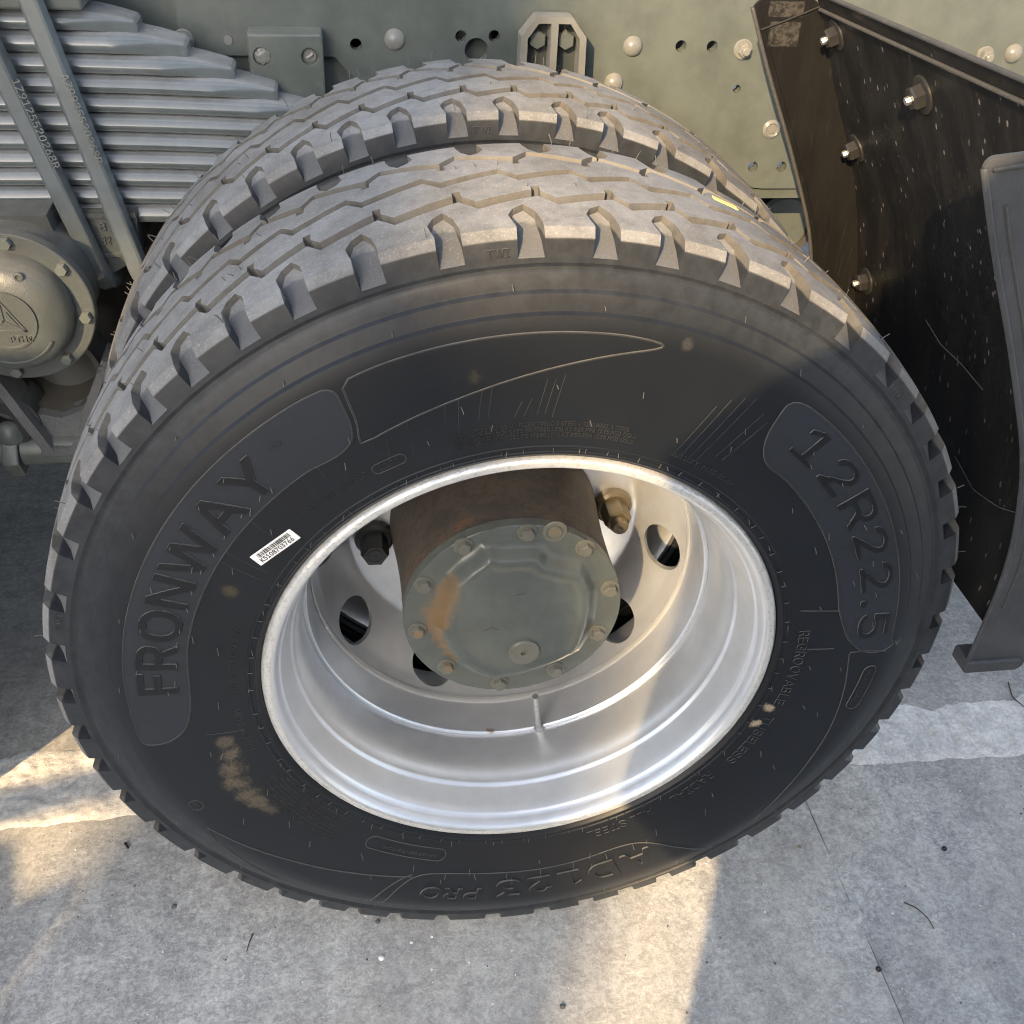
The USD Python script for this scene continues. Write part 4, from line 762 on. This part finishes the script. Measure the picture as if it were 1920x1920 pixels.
cut_o = Polygon(np.vstack([LE[i0:], PA[::-1][:len(PA) - 2]])).buffer(-.010).buffer(.010, quad_segs=6)
outer = extr_y(cut_o, MY0, MY0 + .0050); tobj('outer_lip', outer, 'mudguard_lip', mg, smooth=25)
tobj('lip_bead', tube([(x, MY0, z) for x, z in LE if z < .598], .0034, 8), 'mudguard_lip', mg, smooth=True)
tobj('lip_bead', tube([(.3865, MY0 - .001, .5965), (.43, MY0 - .001, .6035), (.475, MY0 - .001, .609)], .0024, 8), 'mudguard_edge', mg, smooth=True)
tobj('lip_bead', tube([(x + .015, MY0 - .0005, z + .004) for x, z in LE[9:62]], .0014, 8), 'mudguard_edge', mg, smooth=True)
tobj('lip_end', box(.560, .634, MY0 - .006, MY0 + .030, -.044, -.024, .004), 'mudguard_lip', mg)
TR = [PA[k0][0] + .001, PA[k0][1] + .001]
tobj('top_rim', lean(tube([(TR[0], y_, TR[1]) for y_ in np.linspace(MY1 - .004, MY0 + .004, 9)], .0032, 8)), 'mudguard_lip', mg, smooth=True)
tobj('top_rim', lean(tube([(PA[k0 + 2][0] - .001, y_, PA[k0 + 2][1] - .003) for y_ in np.linspace(MY1 - .010, MY0 + .006, 9)], .0028, 8)), 'mudguard_edge', mg, smooth=True)
def on_panel(z): 
    k = np.argmin(np.abs(PA[:, 1] - z)); t = PA[min(k + 1, 69)] - PA[max(k - 1, 0)]; t /= np.linalg.norm(t); n_ = np.array([t[1], 0, -t[0]]); n_ = -n_ if n_[0] > 0 else n_; return np.array([PA[k][0], 0, PA[k][1]]), n_
for y_, z_, s_ in ((.452, .572, 1), (.455, .420, 1), (.455, .207, 1), (.200, .556, 1.1)):
    c, n_ = on_panel(z_); c = c + [0, y_, (MY1 - y_) * .046 * min(max((z_ - .30) / .28, 0), 1)]
    tobj('mudguard_nut', hexbolt(c, n_, .0140 * s_, .0135, .0215 * s_, .003, rot=.4), 'mudguard_nut', mg); tobj('bolt_tip', hexbolt(c + n_ * .0165, n_, .0052, .006, 0, .0002), 'zinc', mg)
# drying twig-like scratches are in the plastic; a few hair-thin root threads stuck on it
for L in ([(.612, .25, .245), (.606, .20, .232), (.601, .14, .236), (.596, .08, .230)], [(.640, .12, .10), (.641, .06, .085), (.640, .00, .10), (.638, -.06, .13)]):
    q = np.array(L); q[:, 0] = [on_panel(z)[0][0] - .002 for z in q[:, 2]]; tobj('root_thread', tube(np.array([np.interp(np.linspace(0, 3, 20), range(4), q[:, k]) for k in range(3)]).T, .0008, 5), 'hair_rubber', mg)
# ---------------------------------------------------------------- dark underside
ub = node('underbody', truck, label='dark axle, with an added floor and blocks shading the underside')
tobj('shade_floor', box(-2.6, 2.6, .66, 2.55, 1.0, 1.06), 'under_dark', ub); tobj('far_rail', box(-2.6, 2.6, 1.52, 1.56, .27, 1.0), 'under_dark', ub)  # floor added overhead to darken the underside
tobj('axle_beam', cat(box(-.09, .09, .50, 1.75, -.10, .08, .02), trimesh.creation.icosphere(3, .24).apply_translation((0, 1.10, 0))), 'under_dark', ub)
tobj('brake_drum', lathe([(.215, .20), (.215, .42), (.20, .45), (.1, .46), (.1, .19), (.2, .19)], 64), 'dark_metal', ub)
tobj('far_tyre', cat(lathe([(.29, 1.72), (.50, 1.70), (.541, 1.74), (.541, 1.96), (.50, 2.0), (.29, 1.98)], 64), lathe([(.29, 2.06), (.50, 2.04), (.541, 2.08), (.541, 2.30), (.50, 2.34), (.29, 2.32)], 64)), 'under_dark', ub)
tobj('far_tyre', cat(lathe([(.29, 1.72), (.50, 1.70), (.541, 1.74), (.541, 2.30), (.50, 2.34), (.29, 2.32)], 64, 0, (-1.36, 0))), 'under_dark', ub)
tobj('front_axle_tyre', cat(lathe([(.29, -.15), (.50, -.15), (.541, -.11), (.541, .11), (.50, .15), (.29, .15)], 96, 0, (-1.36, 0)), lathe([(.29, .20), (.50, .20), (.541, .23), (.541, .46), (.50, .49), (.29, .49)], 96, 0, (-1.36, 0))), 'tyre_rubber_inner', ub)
tobj('shade_block', box(-2.5, -.22, .70, 1.5, -.08, .268), 'under_dark', ub); tobj('shade_web', box(-2.5, .10, .70, .78, .285, .98), 'under_dark', ub)  # boxes added to block light and darken the ground behind the spring

# ================================================================ small things on the ground
def bead(x, y, r, lab):
    m = trimesh.creation.icosphere(3, r); m.apply_translation([x, y, r * .96]); obj('black_bead', m, 'bead_black', smooth=True, label=lab, cat='bead')
bead(.719, -.082, .0042, 'small round black bead on the concrete below the mudguard end'); bead(.526, -.267, .0042, 'small round black bead lying on the slab crack nearest the bottom edge')
def twig(pts, r, lab, name='twig', mat='twig_brown'):
    p = np.array(pts); k = np.linspace(0, len(p) - 1, 14); q = np.stack([np.interp(k, range(len(p)), p[:, j]) for j in (0, 1)], -1); obj(name, tube(np.c_[q, np.full(14, r * 1.1)], np.linspace(r, r * .6, 14), 6), mat, label=lab, cat=name.replace('_', ' '))
twig([(.612, -.166), (.628, -.178), (.637, -.196), (.638, -.214)], .0011, 'thin curved brown twig on the slab right of the crack'); twig([(-.366, -.108), (-.371, -.122), (-.374, -.136)], .0010, 'short straight brown twig on the concrete at lower left')
twig([(1.020, .262), (1.008, .225), (1.022, .185), (1.035, .165)], .0013, 'long bent twig lying on the mortar strip at the right edge'); twig([(-.569, .068), (-.563, .058)], .0024, 'short black sliver on the concrete left of the tyre', 'rubber_sliver', 'bead_black')
def chip(x, y, r, mat, lab, sd):
    m = trimesh.creation.icosphere(2, r); v = np.array(m.vertices); v *= (1 + .7 * (meshkit.fbm(v / r * 1.3 + sd, 3, sd) - .5))[:, None]; v[:, 2] *= .55; obj('stone_chip', T3(v + [x, y, r * .3], m.faces), mat, smooth=30, label=lab, cat='stone chip')
chip(-.184, -.167, .0042, 'chip_white', 'largest white stone chip on the concrete below the tyre', 1); chip(-.140, -.148, .0024, 'chip_white', 'tiny white stone chip right of the largest white one', 2); chip(-.110, -.142, .0020, 'chip_white', 'smallest white stone chip under the tyre foot', 3)
chip(-.187, -.109, .0034, 'chip_grey', 'dark grey stone chip close under the tyre', 4); chip(-.483, -.051, .0038, 'chip_grey', 'dark brown stone chip on the concrete at left', 5); chip(.061, -.268, .0040, 'chip_grey', 'dark stone chip in the sunlit strip near the bottom edge', 6); chip(.487, -.051, .0030, 'leaf_dry', 'tan stone chip on the slab left of the crack', 7)
def grit():
    rr = np.random.default_rng(11); out = []; base = trimesh.creation.icosphere(1, 1.0)
    for _ in range(420):
        x, y = rr.uniform(-1.0, 1.3), rr.uniform(-.45, .30); r = rr.uniform(.0006, .0017); v = np.array(base.vertices) * r * rr.uniform(.6, 1.3, (1, 3)); out.append(T3(v + [x, y, r * .4], base.faces))
    return out
gr_ = grit(); obj('grit', cat(*gr_[:210]), 'chip_white', smooth=False, kind='stuff', label='pale grit scattered over the concrete', cat='grit'); obj('grit', cat(*gr_[210:]), 'chip_grey', smooth=False, kind='stuff', label='dark grit scattered over the concrete', cat='grit')

# ================================================================ added unseen blockers, outlined to cast the shade on wheel and ground
BY = -1.90
def blocker(name, poly, lab, dy=0.0):
    q = affinity.translate(Polygon(poly), .25, -.265 + Z0); q = q.intersection(shapely.box(-9, .0, 9, 9)); obj(name, extr_y(q, BY - .03 + dy, BY + dy), 'blocker', label=lab, cat='blocker')
blocker('shade_board', [(-.82, -1), (-.82, .70), (-.99, .95), (-.97, 1.30), (-1.0, 1.50), (-.88, 1.60), (-.80, 1.64), (-.74, 1.79), (-.62, 1.86), (1.6, 1.86), (1.6, -1)], 'added unseen board standing behind the camera on the right')  # added in place of the person at the camera, whose shade it casts
blocker('shade_board', [(-3.6, -1), (-3.6, 1.95), (-2.16, 1.95), (-2.14, .9), (-2.10, .80), (-1.98, .79), (-1.90, .735), (-1.845, .75), (-1.845, -1)], 'added unseen board standing behind the camera on the left')
def far_blocker(name, poly, lab, far=-13.0, deep=.25):  # added unseen wall, its outline shaped to cast soft shade
    k = -2.40 - far; q = affinity.translate(Polygon(poly), -.5 * k, .53 * k + Z0).intersection(shapely.box(-30, 0, 30, 30)); obj(name, extr_y(q, far - deep, far), 'blocker', label=lab, cat='wall')
far_blocker('shade_wall', [(-1.86, -8), (-1.86, 1.93), (-3.6, 1.93), (-3.6, 2.75), (-1.72, 2.75), (-1.53, 2.40), (-1.46, 2.0), (-1.30, 1.76), (-1.22, 1.54), (-1.15, 1.25), (-1.10, .70), (-1.06, -8)], 'tall added unseen wall far behind the camera, shaped to cast shade')
blocker('shade_plank', [(-2.18, .97), (-1.78, .97), (-1.78, 1.565), (-2.18, 1.60)], 'added unseen panel casting shade across the left gap behind the camera', .10)
blocker('shade_rail', [(-2.17, .785), (-1.83, .832), (-1.83, .860), (-2.17, .815)], 'added unseen slanting rail casting shade across the left gap behind the camera', .034)
